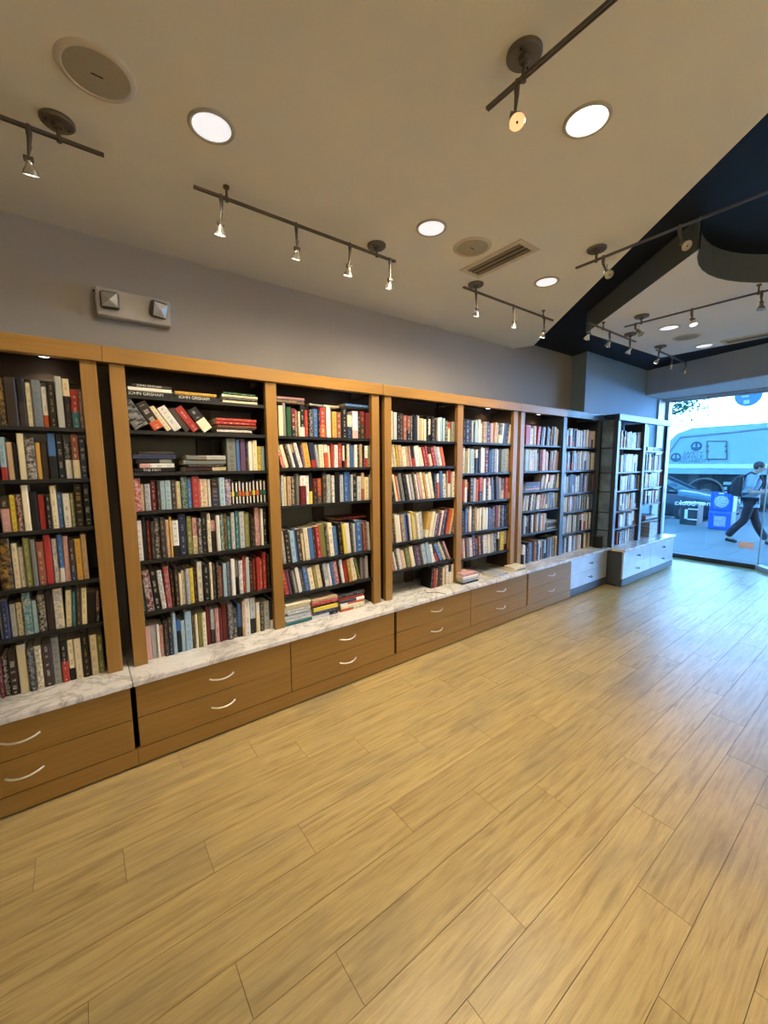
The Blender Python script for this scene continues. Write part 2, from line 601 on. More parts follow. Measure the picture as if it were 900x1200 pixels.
Y0W, Y1W = YB, -1.0
window('window_1', [
    ('sill', MB().box(XG - 0.05, XG + 0.06, Y1W, Y0W, 0, 0.065), M_sill),
    ('jamb', MB().box(7.27, 7.50, Y0W - 0.03, Y0W, 0.0, 2.50), M_frame),
    ('jamb', MB().box(7.62, XG + 0.04, Y0W - 0.05, Y0W, 0.065, 2.50), M_frame),
    ('head_bar', MB().box(XG - 0.04, XG + 0.04, Y1W, Y0W, 2.49, 2.535), M_frame),
    ('head_bar', MB().box(7.45, 7.50, -1.6, Y0W, 2.500, 2.535), M_frame),
    ('soffit', MB().prism([(hp(YB) + 0.02, YB), (hp(-1.6) + 0.02, -1.6), (XG, -1.6), (XG, YB)], 2, 2.527, 2.5345), M_soffit),
    ('pane', MB().box(XG - 0.005, XG + 0.005, Y1W, Y0W - 0.04, 0.06, 2.50), M_glass),
])
PA, PB = (XG, Y1W), (6.95, -1.72)
window('window_2', [
    ('sill', slab_between(PA, PB, 0.10, 0, 0.065), M_frame),
    ('pane', slab_between(PA, PB, 0.010, 0.065, 2.50), M_glass),
    ('corner_bead', MB().tube([(XG, Y1W, 0.065), (XG, Y1W, 2.5)], 0.009, 6), M_frame),
    ('head_bar', slab_between(PA, PB, 0.06, 2.49, 2.535), M_frame),
])
d1 = empty('door_1', (6.95, -2.2, 0))
tag(d1, kind='structure')
MB().box(6.93, 6.97, -2.72, -1.72, 2.12, 2.535).build('transom', M_glass, d1)
for y in (-1.76, -2.72):
    MB().box(6.92, 6.98, y, y + 0.06, 0, 2.12).build('stile', M_frame, d1)
MB().box(6.92, 6.98, -2.66, -1.76, 2.05, 2.12).build('top_rail', M_frame, d1)
MB().box(6.92, 6.98, -2.66, -1.76, 0, 0.16).build('bottom_rail', M_frame, d1)
MB().box(6.945, 6.955, -2.66, -1.76, 0.16, 2.05).build('pane', M_glass, d1)
MB().tube([(6.90, -2.60, 0.85), (6.86, -2.60, 0.87), (6.86, -2.60, 1.25), (6.90, -2.60, 1.27)], 0.012).build('handle', M_chrome, d1)
struct('wall_front_side', MB().prism([(6.90, -2.72), (7.05, -2.72), (7.80, -3.4), (7.80, YR), (6.90, YR)], 2, -0.2, 2.535), M_wall)  # unseen frontage, made solid to keep the daylight near the left window
# mirrored shop lettering on the pane (it is written for the street)
kd = NT('white_window_vinyl')
kd.t.links.new(kd.n('ShaderNodeMixShader', {0: 0.6, 1: kd.n('ShaderNodeBsdfDiffuse', {'Color': (0.9, 0.9, 0.9, 1)}).outputs[0], 2: kd.n('ShaderNodeBsdfTranslucent', {'Color': (0.9, 0.9, 0.9, 1)}).outputs[0]}).outputs[0], kd.out.inputs[0])
M_decal = kd.mat
kp = NT('thin_pink_paper')
kp.t.links.new(kp.n('ShaderNodeMixShader', {0: 0.6, 1: kp.n('ShaderNodeBsdfDiffuse', {'Color': (0.8, 0.62, 0.55, 1)}).outputs[0], 2: kp.n('ShaderNodeBsdfTranslucent', {'Color': (0.85, 0.45, 0.30, 1)}).outputs[0]}).outputs[0], kp.out.inputs[0])
M_pink = kp.mat


def decal_m(y, z):
    # readable from outside (+x): right of the reader is +y
    return Matrix(((0, 0, 1, XG + 0.008), (1, 0, 0, y), (0, 1, 0, z), (0, 0, 0, 1)))


o = add_text('books', 0.115, Matrix.Translation((0, -0.058, 0.885)) @ Matrix.Translation((0, 0.058, -0.885)) @ decal_m(-0.058, 0.885), M_decal, None, 'window_lettering')
tag(o, 'white vinyl letters reading books in reverse on the shop window', 'lettering')
o = add_text('no', 0.105, decal_m(-0.335, 0.90), M_decal, None, 'window_lettering')
tag(o, 'faint white letter pair on the window in front of the newspaper box', 'lettering')
mb = MB().box(XG - 0.010, XG - 0.006, -0.934, -0.765, 0.282, 0.372)
tag(mb.build('paper_sticker', M_pink), 'small pale pink paper stuck low on the shop window', 'sticker')

# ------------------------------------------------------------------ bookcases and cabinets
EDGE = [-1.565, 0.140, 1.843, 3.553, 5.275]
ZS = 0.445                   # underside of the marble
ZM = 0.475                   # marble top
YU = 0.15                    # front of the posts
SH = {  # shelf tops per bay, top to bottom
    'Z': [1.735, 1.493, 1.254, 0.987, 0.756],
    'A': [1.735, 1.493, 1.254, 0.987, 0.756],
    'B': [1.915, 1.735, 1.517, 1.311, 1.042, 0.753],
    'C': [1.735, 1.529, 1.283, 0.897, 0.681],
    'D': [1.737, 1.526, 1.254, 0.920, 0.692],
    'E': [1.738, 1.459, 1.195, 0.913, 0.672],
    'F': [1.735, 1.462, 1.256, 1.041, 0.796],
    'G': [1.730, 1.455, 1.189, 0.970, 0.711],
    'H': [1.727, 1.423, 1.186, 0.927, 0.700],
    'I': [1.696, 1.429, 1.191, 0.957, 0.719],
}
POST = 0.066


def handle(x, z, parent, y=0.0, mat=None, w=0.128):
    pts = []
    for i in range(9):
        t = i / 8
        pts.append((x - w / 2 + w * t, y - 0.004 - 0.028 * math.sin(math.pi * t) ** 0.7, z - 0.006 * math.sin(math.pi * t)))
    return MB().tube(pts, [0.0050] * 9, 6).build('handle', mat or M_chrome, parent, smooth=True)


def cabinet(x0, x1, label, y=0.0, depth=0.48, mats=None, splitx=None, handles=True):
    """mats: (left column drawer, right column drawer, left kick, right kick, handle left, handle right)"""
    mid = splitx or (x0 + x1) / 2
    c = empty('base_cabinet', ((x0 + x1) / 2, y + 0.2, 0))
    tag(c, label, 'cabinet', 'drawer cabinets along the bookshelf wall')
    carc = M_darkbrown if mats[0] is M_woodx else M_slate
    MB().box(x0 + 0.012, x1 - 0.012, y + 0.02, y + depth, 0.022, ZS).build('carcass', carc, c)
    MB().box(x0 + 0.012, x1 - 0.012, y + 0.07, y + depth, 0.0, 0.022).build('plinth', M_dark, c)
    if mats[2] is mats[3]:
        MB().box(x0 + 0.001, x1 - 0.001, y, y + 0.019, 0.013, 0.100).build('kick_plate', mats[2], c)
    else:
        MB().box(x0 + 0.001, mid, y, y + 0.019, 0.013, 0.100).build('kick_plate', mats[2], c)
        MB().box(mid + 0.001, x1 - 0.001, y, y + 0.019, 0.013, 0.100).build('kick_plate', mats[3], c)
    for side, (a, b) in enumerate(((x0 + 0.012, mid - 0.0025), (mid + 0.0025, x1 - 0.012))):
        for z0, z1 in ((0.104, 0.2645), (0.2685, 0.4375)):
            d = MB().box(a, b, y, y + 0.019, z0, z1).build('drawer', mats[side], c, bev=0.0012)
            handle((a + b) / 2, (z0 + z1) / 2 + 0.004, d, y, mats[4 + side], 0.132 if mats[4 + side] is M_chrome else 0.07)
    return c


W = (M_woodx, M_woodx, M_woodx, M_woodx, M_chrome, M_chrome)
cabinet(EDGE[0], EDGE[1], 'maple drawer cabinet cut off by the left picture edge', mats=W)
cabinet(EDGE[1], EDGE[2], 'maple four-drawer cabinet under the bookcase with the leaning books and stacks', mats=W)
cabinet(EDGE[2], EDGE[3], 'maple four-drawer cabinet under the half-empty marble shelf', mats=W)
cabinet(EDGE[3], EDGE[4], 'drawer cabinet with maple left half and pale grey right half', splitx=4.40,
        mats=(M_woodx, M_silver, M_woodx, M_slate, M_chrome, M_dark))
HX0, HX1, HY = 5.28, 6.96, -0.184
cabinet(HX0, HX1, 'projecting dark cabinet with pale grey drawers beside the shop window', y=HY, depth=0.45,
        mats=(M_silver, M_silver, M_slate, M_slate, M_dark, M_dark), splitx=6.12)
tops = [('white marble top with grey patch at the left picture edge', EDGE[0], EDGE[1], -0.02, 0.50),
        ('long white marble top carrying three stacks of books', EDGE[1], EDGE[2], -0.02, 0.50),
        ('white marble top with a dark crack and mostly empty', EDGE[2], EDGE[3], -0.02, 0.50),
        ('greyish marble top running from maple to grey drawers', EDGE[3], EDGE[4], -0.02, 0.50),
        ('marble top of the projecting cabinet by the window', HX0 - 0.004, HX1 + 0.01, HY - 0.02, YB)]
for lb, a, b, y0, y1 in tops:
    o = MB().box(a + 0.0012, b - 0.0012, y0, min(y1, YW - 0.002) if y1 > 0.3 else y1 - 0.002, ZS, ZM).build('countertop', M_marble, bev=0.004)
    tag(o, lb, 'countertop')
o = MB().tube([(2.30, 0.18, ZM + 0.0005), (2.26, 0.10, ZM + 0.0005), (2.33, 0.06, ZM + 0.0005), (2.36, -0.02, ZM + 0.0005)], [0.003, 0.004, 0.005, 0.004], 5).build('crack', M_gun, bpy.data.objects['countertop.002'])


def bookcase(x0, x1, bays, label, right_mat=None, yu=YU, yb=YW, back=(True, True), stile=True, ends=True):
    mid = (x0 + x1) / 2
    rm = right_mat
    c = empty('bookcase', (mid, yu + 0.1, ZM))
    tag(c, label, 'bookcase', 'bookcases along the wall')
    wz, wx = (M_woodz, M_woodx) if rm is not M_bluepaint or right_mat is None else (M_woodz, M_woodx)
    if rm == 'all':
        wz = wx = M_bluepaint
    mats_post = [wz, M_bluepaint if rm else wz, M_bluepaint if rm else wz]
    xs = [(x0 + 0.025, x0 + 0.025 + POST), (mid - 0.035, mid + 0.035), (x1 - 0.025 - POST, x1 - 0.025)]
    for (a, b), mt in zip(xs, mats_post):
        MB().box(a, b, yu, yu + 0.035, ZM, 2.055).build('post', mt, c, bev=0.0015)
        MB().box(a + 0.012, b - 0.012, yu + 0.035, yb - 0.04, ZM, 2.055).build('side_panel', M_darkbrown if mt is M_woodz else (M_glass if rm == 'all' and a > 6.5 else M_bluepaint), c)
    if rm and rm != 'all':
        MB().box(x0 + 0.0008, mid, yu - 0.02, yu + 0.03, 2.055, 2.130).build('cornice', wx, c, bev=0.0015)
        MB().box(mid, x1, yu - 0.02, yu + 0.03, 2.055, 2.130).build('cornice', M_bluepaint, c, bev=0.0015)
    else:
        MB().box(x0 + 0.0008, x1 - 0.0008, yu - 0.02, yu + 0.03, 2.055, 2.130).build('cornice', wx, c, bev=0.0015)
    MB().box(x0 + 0.001, x1 - 0.001, yu + 0.03, yb - 0.002, 2.105, 2.128).build('top_panel', M_darkbrown if rm != 'all' else M_bluepaint, c)
    for k, bay in enumerate(bays):
        a, b = (xs[0][1] - 0.012, xs[1][0] + 0.012) if k == 0 else (xs[1][1] - 0.012, xs[2][0] + 0.012)
        if back[k]:
            MB().box(a, b, yb - 0.03, yb - 0.012, ZM, 2.10).build('back_panel', M_backpanel, c)
            if stile:
                MB().box((a + b) / 2 + 0.02, (a + b) / 2 + 0.11, yb - 0.055, yb - 0.031, ZM, 2.10).build('back_stile', M_darkbrown, c)
                MB().box(a, b, yb - 0.06, yb - 0.031, 1.985, 2.10).build('back_rail', M_darkbrown, c)
        for z in SH[bay]:
            MB().box(a + 0.001, b - 0.001, yu + 0.018, yb - 0.062, z - 0.018, z).build('shelf', M_dark, c)
        lx, ly = {'A': (-0.085, 0.35), 'C': (1.60, 0.32), 'E': (3.33, 0.36), 'F': (4.22, 0.36)}.get(bay, (0, 0))
        if bay in 'ACEF':
            p = MB().lathe([(0.0, 2.1049), (0.03, 2.1049), (0.034, 2.1), (0.034, 2.096), (0.026, 2.092)], (lx, ly, 0), 16).build('puck_light', M_ring, c, smooth=True)
            MB().lathe([(0.026, 2.0925), (0.018, 2.089), (0.0, 2.088)], (lx, ly, 0), 16).build('lens', M_puck, p, smooth=True)
            ld = bpy.data.lights.new('puck_lamp', 'SPOT')
            ld.energy = 2.2
            ld.color = WARM
            ld.spot_size = R_(130)
            ld.spot_blend = 0.7
            ld.shadow_soft_size = 0.025
            lo = bpy.data.objects.new('puck_lamp', ld)
            lo.location = (lx, ly, 2.083)
            col.objects.link(lo)
    return c


bookcase(EDGE[0], EDGE[1], 'ZA', 'maple bookcase cut off by the left picture edge')
bookcase(EDGE[1], EDGE[2], 'BC', 'maple double bookcase with leaning books and stacked books, second from the left')
bookcase(EDGE[2], EDGE[3], 'DE', 'maple double bookcase above the half-empty marble top')
bookcase(EDGE[3], EDGE[4], 'FG', 'double bookcase, maple left bay and slate blue right bay', right_mat='half')
bookcase(HX0 - 0.003, HX1, 'HI', 'projecting slate blue bookcase beside the shop window', right_mat='all', yu=-0.03, yb=YB, back=(True, False), stile=False)
# glazed side of the projecting bookcase
bc = bpy.data.objects['bookcase.004']
MB().box(5.272, 5.280, 0.01, 0.145, ZM, 2.055).build('side_glass', plain('dull_blue_glass', (0.17, 0.23, 0.28, 1), 0.18, 0.3, 0.6, 0.35, 9), bc)
for z in SH['H']:
    MB().box(5.268, 5.2725, 0.01, 0.145, z - 0.016, z).build('side_rail', M_dark, bc)
tag(MB().prism([(5.15, 0.07), (5.20, 0.035), (5.25, 0.07), (5.25, 0.13), (5.15, 0.13)], 2, ZM, ZM + 0.15).build('book_stand', M_dark),
    'small black box standing where the two marble tops meet', 'box')

# ------------------------------------------------------------------ books
PAL = {
    'k': ((20, 19, 19), 'black'), 'd': ((58, 46, 40), 'dark brown'), 'w': ((226, 222, 212), 'white'), 'c': ((226, 211, 170), 'cream'),
    'g': ((122, 126, 118), 'grey'), 's': ((178, 182, 180), 'light grey'), 'r': ((176, 48, 40), 'red'), 'm': ((104, 26, 28), 'maroon'),
    'o': ((216, 92, 38), 'orange'), 'y': ((228, 200, 62), 'yellow'), 'b': ((62, 104, 164), 'blue'), 'n': ((38, 46, 78), 'navy'),
    'l': ((150, 182, 196), 'light blue'), 't': ((48, 112, 118), 'teal'), 'e': ((38, 92, 58), 'green'), 'v': ((126, 126, 62), 'olive'),
    'p': ((206, 152, 144), 'pink'), 'u': ((104, 70, 104), 'purple'), 'f': ((190, 156, 116), 'tan'), 'h': ((146, 78, 50), 'rust brown'),
    'a': ((206, 158, 64), 'gold'), 'q': ((22, 22, 22), 'black and white'),
}
DARK = set('kdmnuehbrtvq')
BOOKS = []


def lin(ch, jit):
    c = PAL[ch][0]
    g_ = sum(c) / 3
    c = [x + (g_ - x) * 0.12 for x in c]
    return tuple(max(0.0, min(1.0, s2l(max(0, min(255, x + jit)) / 255))) for x in c)


def add_book(sec, rowi, M, t, h, d, ch, ch2, kind, note='', title=None, force_style=None):
    rs = random.Random(len(BOOKS) * 7919 + 13)
    jit = rs.uniform(-10, 10)
    if not ch2 and ch != 'q' and not title and rs.random() < 0.14:
        ch2 = rs.choice('wkdcrnk')
        ch2 = '' if ch2 == ch else ch2
    c1 = lin(ch, jit)
    split = -1.0
    c2 = c1
    if ch2:
        c2 = lin(ch2, jit)
        split = rs.choice((0.3, 0.5, 0.42, 0.65))
    if ch in DARK:
        c3 = lin(rs.choice('wwwcsa'), 0)
    else:
        c3 = lin(rs.choice('kkdnmbr'), 0)
    if ch == 'q':
        c3 = lin('k', 0)
        c2 = lin(rs.choice('reoaty'), 0)
    style = rs.random()
    if force_style is not None:
        style = force_style
    BOOKS.append(dict(sec=sec, row=rowi, M=M, t=t, h=h, d=d, ch=ch, ch2=ch2, kind=kind, note=note, title=title,
                      c1=c1 + (split,), c2=c2 + (rs.random(),), c3=c3 + (style,), hard=rs.random() < 0.6))


def parse(spec):
    out, lean = [], 0.0
    for tk in spec.split():
        if tk[0] == 'L':
            lean = float(tk[1:])
            continue
        if tk[0] == 'G':
            out.append(('G', '', float(tk[1:]), '', lean))
            continue
        hm = ''
        if tk[-1] in '+-':
            hm, tk = tk[-1], tk[:-1]
        i = 0
        while tk[i].isalpha():
            i += 1
        out.append((tk[0], tk[1:i], float(tk[i:]), hm, lean))
    return out


FRONT = {}


def row(sec, ri, z, p0, p1, spec, ztop, yf=0.18, depth=0.15):
    items = parse(spec)
    tot = sum(i[2] for i in items)
    zz = z + 0.05
    cl = min(ztop - z - 0.018 - 0.008, 0.243)
    acc = 0.0
    for ch, ch2, w, hm, lean in items:
        xa = x_at(p0 + (p1 - p0) * acc / tot, yf, zz)
        acc += w
        xb = x_at(p0 + (p1 - p0) * acc / tot, yf, zz)
        if ch == 'G':
            continue
        if (sec in 'FGHI' and w >= 3) or (sec in 'DE' and w >= 5):   # two thin volumes of one colour family
            xm = xa + (xb - xa) * random.uniform(0.35, 0.65)
            alt = random.choice({'w': 'wscc', 'c': 'cwf', 's': 'swkg', 'k': 'kdnk', 'n': 'nkb', 'r': 'rmhw', 'd': 'dkhw', 'l': 'lsw', 'b': 'bnw'}.get(ch, 'wkcsd'))
            place(sec, ri, xa, xm, z, ch, ch2, hm, lean, cl, yf, depth)
            place(sec, ri, xm, xb, z, alt, '', random.choice(('', '-', '')), lean, cl, yf, depth)
            continue
        place(sec, ri, xa, xb, z, ch, ch2, hm, lean, cl, yf, depth)


def place(sec, ri, xa, xb, z, ch, ch2, hm, lean, cl, yf, depth=0.15):
    k = {'+': random.uniform(0.96, 1.0), '-': random.uniform(0.76, 0.83)}.get(hm, random.uniform(0.84, 0.95))
    h = cl * k
    a = R_(lean)
    t = max(0.004, (xb - xa) * math.cos(a) * random.uniform(0.93, 1.0) - 0.0008)
    while lean and h * math.cos(a) + t * abs(math.sin(a)) > cl:
        h *= 0.98
    d = min(h * random.uniform(0.64, 0.70), depth + 0.02)
    y = yf + random.uniform(0.0, 0.014) + (0.008 if hm == '-' else 0)
    if lean >= 0:   # top towards the left: stands on its lower left edge
        M = Matrix.Translation((xa + 0.0004, y, z)) @ Matrix.Rotation(-a, 4, 'Y') @ Matrix.Translation((t / 2, 0, 0))
    else:
        M = Matrix.Translation((xb - 0.0004, y, z)) @ Matrix.Rotation(-a, 4, 'Y') @ Matrix.Translation((-t / 2, 0, 0))
    add_book(sec, ri, M, t, h, d, ch, ch2, 'leaning' if abs(lean) > 4.5 else 'upright', force_style=2.0 if ch == 'q' else None)


def fill(sec, ri, z, xa, xb, ztop, pal, yf=0.18, lean=0.0, depth=0.15):
    cl = min(ztop - z - 0.018 - 0.008, 0.243)
    x = xa
    while True:
        t = random.uniform(0.010, 0.034)
        if x + t > xb:
            break
        ch = random.choice(pal)
        place(sec, ri, x, x + t, z, ch, random.choice('wk') if random.random() < 0.12 else '', random.choice(('', '', '+', '-')), lean, cl, yf, depth)
        x += t


def stack(sec, ri, z, p0, p1, spec, note, yf=0.19, titles=None, th=None):
    """books lying flat, bottom first; spec tokens colour + thickness in mm (+/- length)"""
    zz = z
    for i, (ch, ch2, w, hm, _) in enumerate(parse(spec)):
        xa, xb = x_at(p0, yf, z + 0.02), x_at(p1, yf, z + 0.02)
        L = xb - xa
        h = L * {'+': 1.0, '-': 0.82}.get(hm, random.uniform(0.90, 0.96))
        t = w / 1000.0
        x0 = xa + (L - h) * random.uniform(0.1, 0.9)
        y = yf + random.uniform(0, 0.012)
        M = Matrix.Translation((x0, y, zz + t / 2)) @ Matrix.Rotation(R_(90), 4, 'Y')
        add_book(sec, ri, M, t, h, min(0.16, h * 0.67), ch, ch2, 'lying', note, (titles or {}).get(i), 0.05 if titles and i in titles else None)
        zz += t + 0.0006
    return zz


TOP = 2.105
# bay A
za = SH['A'] + [ZM]
ztA = [2.03] + za[:-1]
A_ROWS = [(0, 98, 'k6 d12 k8 c6- g9 wo6- k8 s7+ c7 rt8- h3-'),
          (0, 103, 'l7 f6- k5- c7+ d9 a5- d7- bk8+ k7+ kw7- h7+ n7'),
          (1, 108, 'dp9- y6- m6- c7+ k7 r7- k5- c6+ b5- w7- v4- k8+ k7+'),
          (0, 104, 'k12+ c6 w5- v6+ g5 h7 r7+ w5 bw5+ p5 d5 a6 f5'),
          (0, 116, 's2- n7 s6- c6- t8+ l5- k7 d7 c9+ L-3 c6 t3 d5 c5 k8- h3-'),
          (0, 123, 'm3 k5- d8 c8+ k6 c6 d8 g7+ kr6 ck5 c6 k7+ c6 v5')]
for i, (a, b, sp) in enumerate(A_ROWS):
    row('A', i, za[i], a, b, sp, ztA[i])
    fill('A0', i, za[i], -0.665, x_at(a, 0.18, za[i] + 0.05) - 0.002, ztA[i], 'kkdwcgsrmbnltfph')
    fill('Z', i, za[i], -1.46, -0.765, ztA[i], 'kkdwcgsrmbnltfph')
# bay B
zb = SH['B'] + [ZM]
stack('B', 0, zb[0], 147, 203, 'k24+ w20 d17-', 'in the stack at the shelf end', titles={0: 'JOHN GRISHAM', 2: 'JOHN GRISHAM'})
stack('B', 0, zb[0], 205, 258, 'k24+ a20', 'in the middle stack', titles={0: 'JOHN GRISHAM'})
stack('B', 0, zb[0], 259, 304, 'c19 k15 c14 e12-', 'in the stack near the post')
row('B', 1, zb[1], 157, 254, 'L30 k22 do15 L33 c8 w13 d9 L36 r12 k15', zb[0] + 0.012)
stack('B', 1, zb[1], 252, 302, 'k8 w17- k12 h14 r20 r18', 'in the small stack')
stack('B', 2, zb[2], 157, 207, 'k21 wp24- g22- n26+ d14-', 'in the stack at the shelf end', titles={0: 'THE FIRM'})
stack('B', 2, zb[2], 216, 266, 'ck25 d12- g26+ sg26', 'in the middle stack')
row('B', 2, zb[2], 267, 312, 'g7+ b3+ u4+ n2 w3 c4+ y3- l3-', zb[1])
row('B', 3, zb[3], 157, 313, 'r5+ c2- s4- m4 d2 l3 l4 d3 c3 e4+ b3 r5+ c5 w2 k5 l4 u4 ' + 'q2.2- ' * 10, zb[2])
row('B', 4, zb[4], 161, 314, 'w5 k3+ m3 d3 k4 d4 f3 a2 wk5 n6+ v4 p4 d3 k4+ c3 pk4- w3 e3 d2 t3- s3 t3 s4 v4 k2 d2- p4+ w2+ k3+', zb[3])
row('B', 5, zb[5], 166, 317, 'L4 t4- m6+ k5+ w4 L2 r4+ L0 d3- d3 c2- w3- s3 y3 d3- w4+ k5 c2 d3 d2 h3- l3 b3 w3 g3 w3 r2 s3 d3- r2- r3 r2- r3+ k2', zb[4])
row('B', 6, zb[6], 172, 321, 'p4- s4- w2- p3- d3 d3 l3+ b3- l3- l5+ d2 c2 v3 c3 m3+ s3 p3 m2 m4+ d4 k3- b3 f2 w4+ sk4+ w3- d3- s4- k2', zb[5])
# bay C
zc = SH['C'] + [ZM]
row('C', 0, zc[0], 327, 434, 'c4 L0 g3+ e4 m4 h2- c2- k4+ r3- k4 b4 k2 ro5 w4+ G1 a4 h4 k5+ c4- wp5 k2 m4 m4', 1.972)
ztc = zc[0] + 0.212
stack('C', 0, ztc, 324, 358, 'n22+ p18', 'on top of the upright books', yf=0.20)
stack('C', 0, ztc, 362, 378, 's14', 'on top of the upright books', yf=0.22)
stack('C', 0, ztc, 379, 398, 'c13', 'on top of the upright books', yf=0.22)
stack('C', 0, ztc, 404, 433, 'k12 b22', 'on top of the upright books', yf=0.20)
row('C', 1, zc[1], 330, 434, 'L15 v4 c4 d3 w3 f3 w4 L8 u2 a6 n5 s3 L3 c5 wo4 c2- L0 r3 w4 r4+ c2 k2 c3 b4 w3 d2 f3 k2 w3 v2', zc[0])
row('C', 2, zc[2], 328, 436, 'w2- s3 c2 f4 k3 d2 g3 wm6 w3 ky3 m5- r4- d4 s4 w3 k5+ s4 b4+ b2+ s2 k4 s4- fh3 c4- g2', zc[1])
row('C', 3, zc[3], 333, 435, 'L5 s3 d4 l4 b2 d4 c2- c4 b4 d2 r4 v5+ k2 c4+ b4 k4+ y3 w4 d2 L3 s2 b6+ h2 m2 s2', 1.17)
stack('C', 3, zc[3] + 0.243, 393, 430, 'm22+', 'lying alone on top of the row', yf=0.24)
row('C', 4, zc[4], 334, 433, 'L9 r5 u3 d3 s3 w4 d3 b5 c5 v4 c5 d2 s4 w3 b3 r5 d2 w3 r4 a4 c5 L14 e3 L2 g2 u3 s3', zc[3])
stack('C', 5, ZM, 334, 366, 't22+ w16 s24 s18- w20 c24 c20', 'in the first stack on the marble', yf=0.155)
stack('C', 5, ZM, 366, 397, 'kw24 n25 y28 k12- r24+ f22', 'in the middle stack on the marble', yf=0.155)
stack('C', 5, ZM, 398, 428, 'co20 c24 o14 w22 r20 k26+', 'in the last stack on the marble', yf=0.155)
# bay D
zd = SH['D'] + [ZM]
row('D', 0, zd[0], 458, 534, 'c3+ s4+ k6 h4 h4 k2 k5 c5 c2- c3- k2 wk3- d3 d3- w3 l5 k3- r3- L-3 g4-', 1.98)
row('D', 1, zd[1], 459, 524, 'L9 c3 c3 y2 f4 c4 f3 p5 w4 L15 w5 r5 d3 r4 s3 w3 o3', zd[0])
row('D', 2, zd[2], 461, 534, 'L12 k4 c3 o5 g4 k6 w3 s4 d3 w3 p3 c4 a7 c4 L3 n3 wo3 b4 w4 L0 f2 r4+ G1 w4', zd[1])
row('D', 3, zd[3], 460, 534, 'L7 k5 c4 w3 f4 b5 w3 y5+ c3 s4 L-13 a8 w2 m3 u5 u3 n2 o4 c3 u4', zd[2])
row('D', 4, zd[4], 461, 529, 'L13 r5 k2 w3 p5 v4 c4 d2 u6 s4 l4 w3 L27 s5 b4 c3 d2 p2', zd[3])
row('D', 5, ZM, 505, 533, 'L-5 k3 r5 d3 d4 L0 c5 w3 kw3 c3', zd[4], yf=0.155)
# bay E
ze = SH['E'] + [ZM]
row('E', 0, ze[0], 543, 599, 'k3 n4 k3 s2 k2- l3 w5+ f4 n4 p3 L-8 f5 k3 w2 b5 w3', 1.98)
row('E', 1, ze[1], 543, 599, 'c3 v3- w2 l4 k2 w3 k3 w5+ m4 n3 b3 s3 w2 k2 v3 d2 s4 u2', ze[0])
row('E', 2, ze[2], 543, 598, 'r2 f3 o3- d4 s4 o3 r4 s2- w3 m3 w2 r2 L5 b5 d4 f3 L0 g3 r4 m2', ze[1])
row('E', 3, ze[3], 543, 598, 'n4- b3 m2- w3+ d4 a3 w5 s2 c5 w3 b6 n3 m3 r2 f2 k2 b5 n3 u2', ze[2])
row('E', 4, ze[4], 542, 598, 'L5 r2 w2 m2 g3 w3 u4+ h3- h3 d2 w4 c3 f5 k3- L0 w2 G1 y4 s3 k1 p2', ze[3])
stack('E', 5, ZM, 542, 561, 'k12+ s30- w22 p26-', 'in the small stack beside the post', yf=0.06)
stack('E', 5, ZM, 580, 597, 's26+', 'lying alone on the marble', yf=0.02)
stack('E', 5, ZM, 603, 617, 'g18+ c24', 'in the low pile before the double post', yf=0.03)
# bays F to I: too far off to tell one title from the next
pf, pg = 'swwlgrrmkddcbnvh', 'wccsfgknubdwcp'
zf = SH['F'] + [ZM]
row('F', 0, zf[0], 617, 655, 'r9 w3 L-6 r4 k3 s3 k2 u3 n3 s3 w3', 1.98)
row('F', 1, zf[1], 616, 655, 'l5 s3 w3 w4 w3 k2 m3 r3 w3 p4 L-4 k3 s4 m3 p3', zf[0])
stack('F', 2, zf[2], 616, 634, 'p22 u28 n24 u12', '', yf=0.19)
row('F', 2, zf[2], 635, 655, 'L-12 s4 w4 r3 w3 d4 w3', zf[1])
row('F', 3, zf[3], 614, 655, 'L-7 s4 w3 k4 w2 k3 v4 w5 r5 f3 L0 k2 n4 s3 b4 l3 s3 w3', zf[2])
row('F', 4, zf[4], 613, 641, 'n3 s4 k4 n3 w4 d4 f3 b3 l4 p3 s3', zf[3])
stack('F', 4, zf[4], 642, 654, 's22 k20 n20 g18 s16', '', yf=0.19)
row('F', 5, ZM, 613, 654, 'w5 n4 n4 k2 h4 d3 w2 s3 k2 l3 n3 g3 s3 k3 f3', zf[4], yf=0.165)
zg = SH['G'] + [ZM]
GP = [(661, 698, 'd5 s4 l4 k3 n3 s3 w4 w3 k2 w3 c4 f4 c6'), (660, 698, 's5 d3 k4 n3 l4 d3 c3 d4 w4 s4 k2 w5'), (659, 697, 'w4 f4 k3 n4 u5 c3 n4 u4 s3 d4 h3'),
      (659, 697, 'k3 c4 d3 w3 h4 p3 g4 s4 k2 v4 w3 n4 s3'), (658, 696, 'g5 s4 w3 f4 k2 c4 g4 e4 s4 o3 f4 k2 w3 n4'), (659, 696, 'n4 s4 k2 w6 n3 s4 f4 w4 k3 c4 v3 w4 n4')]
for i, (a, b, sp) in enumerate(GP):
    row('G', i, zg[i], a, b, sp, ([1.98] + zg)[i], yf=0.18)
zh = SH['H'] + [ZM]
HP = [(729, 752, 'r4 n3 u3 w4 k6 w3 k2 f4'), (728, 748, 'w3 n3 w4 c5 w4 c3'), (727, 751, 'k2 w4 u4 d3 w3 s4 n3 w3'), (726, 751, 'g4 u4 c4 y4 s4 d3 p4'), (725, 750, 'm7 w2 d4 s4 w4 h3 k4'), (724, 749, 'h5 h5 d4 w3 d5 u4 d4')]
for i, (a, b, sp) in enumerate(HP):
    row('H', i, zh[i], a, b, sp, ([1.98] + zh)[i], yf=0.0)
zi = SH['I']
row('I', 1, zi[1], 758, 779, 'k3 w2 r4 m3 s3 r4 w3 s4', zi[0], yf=0.0)
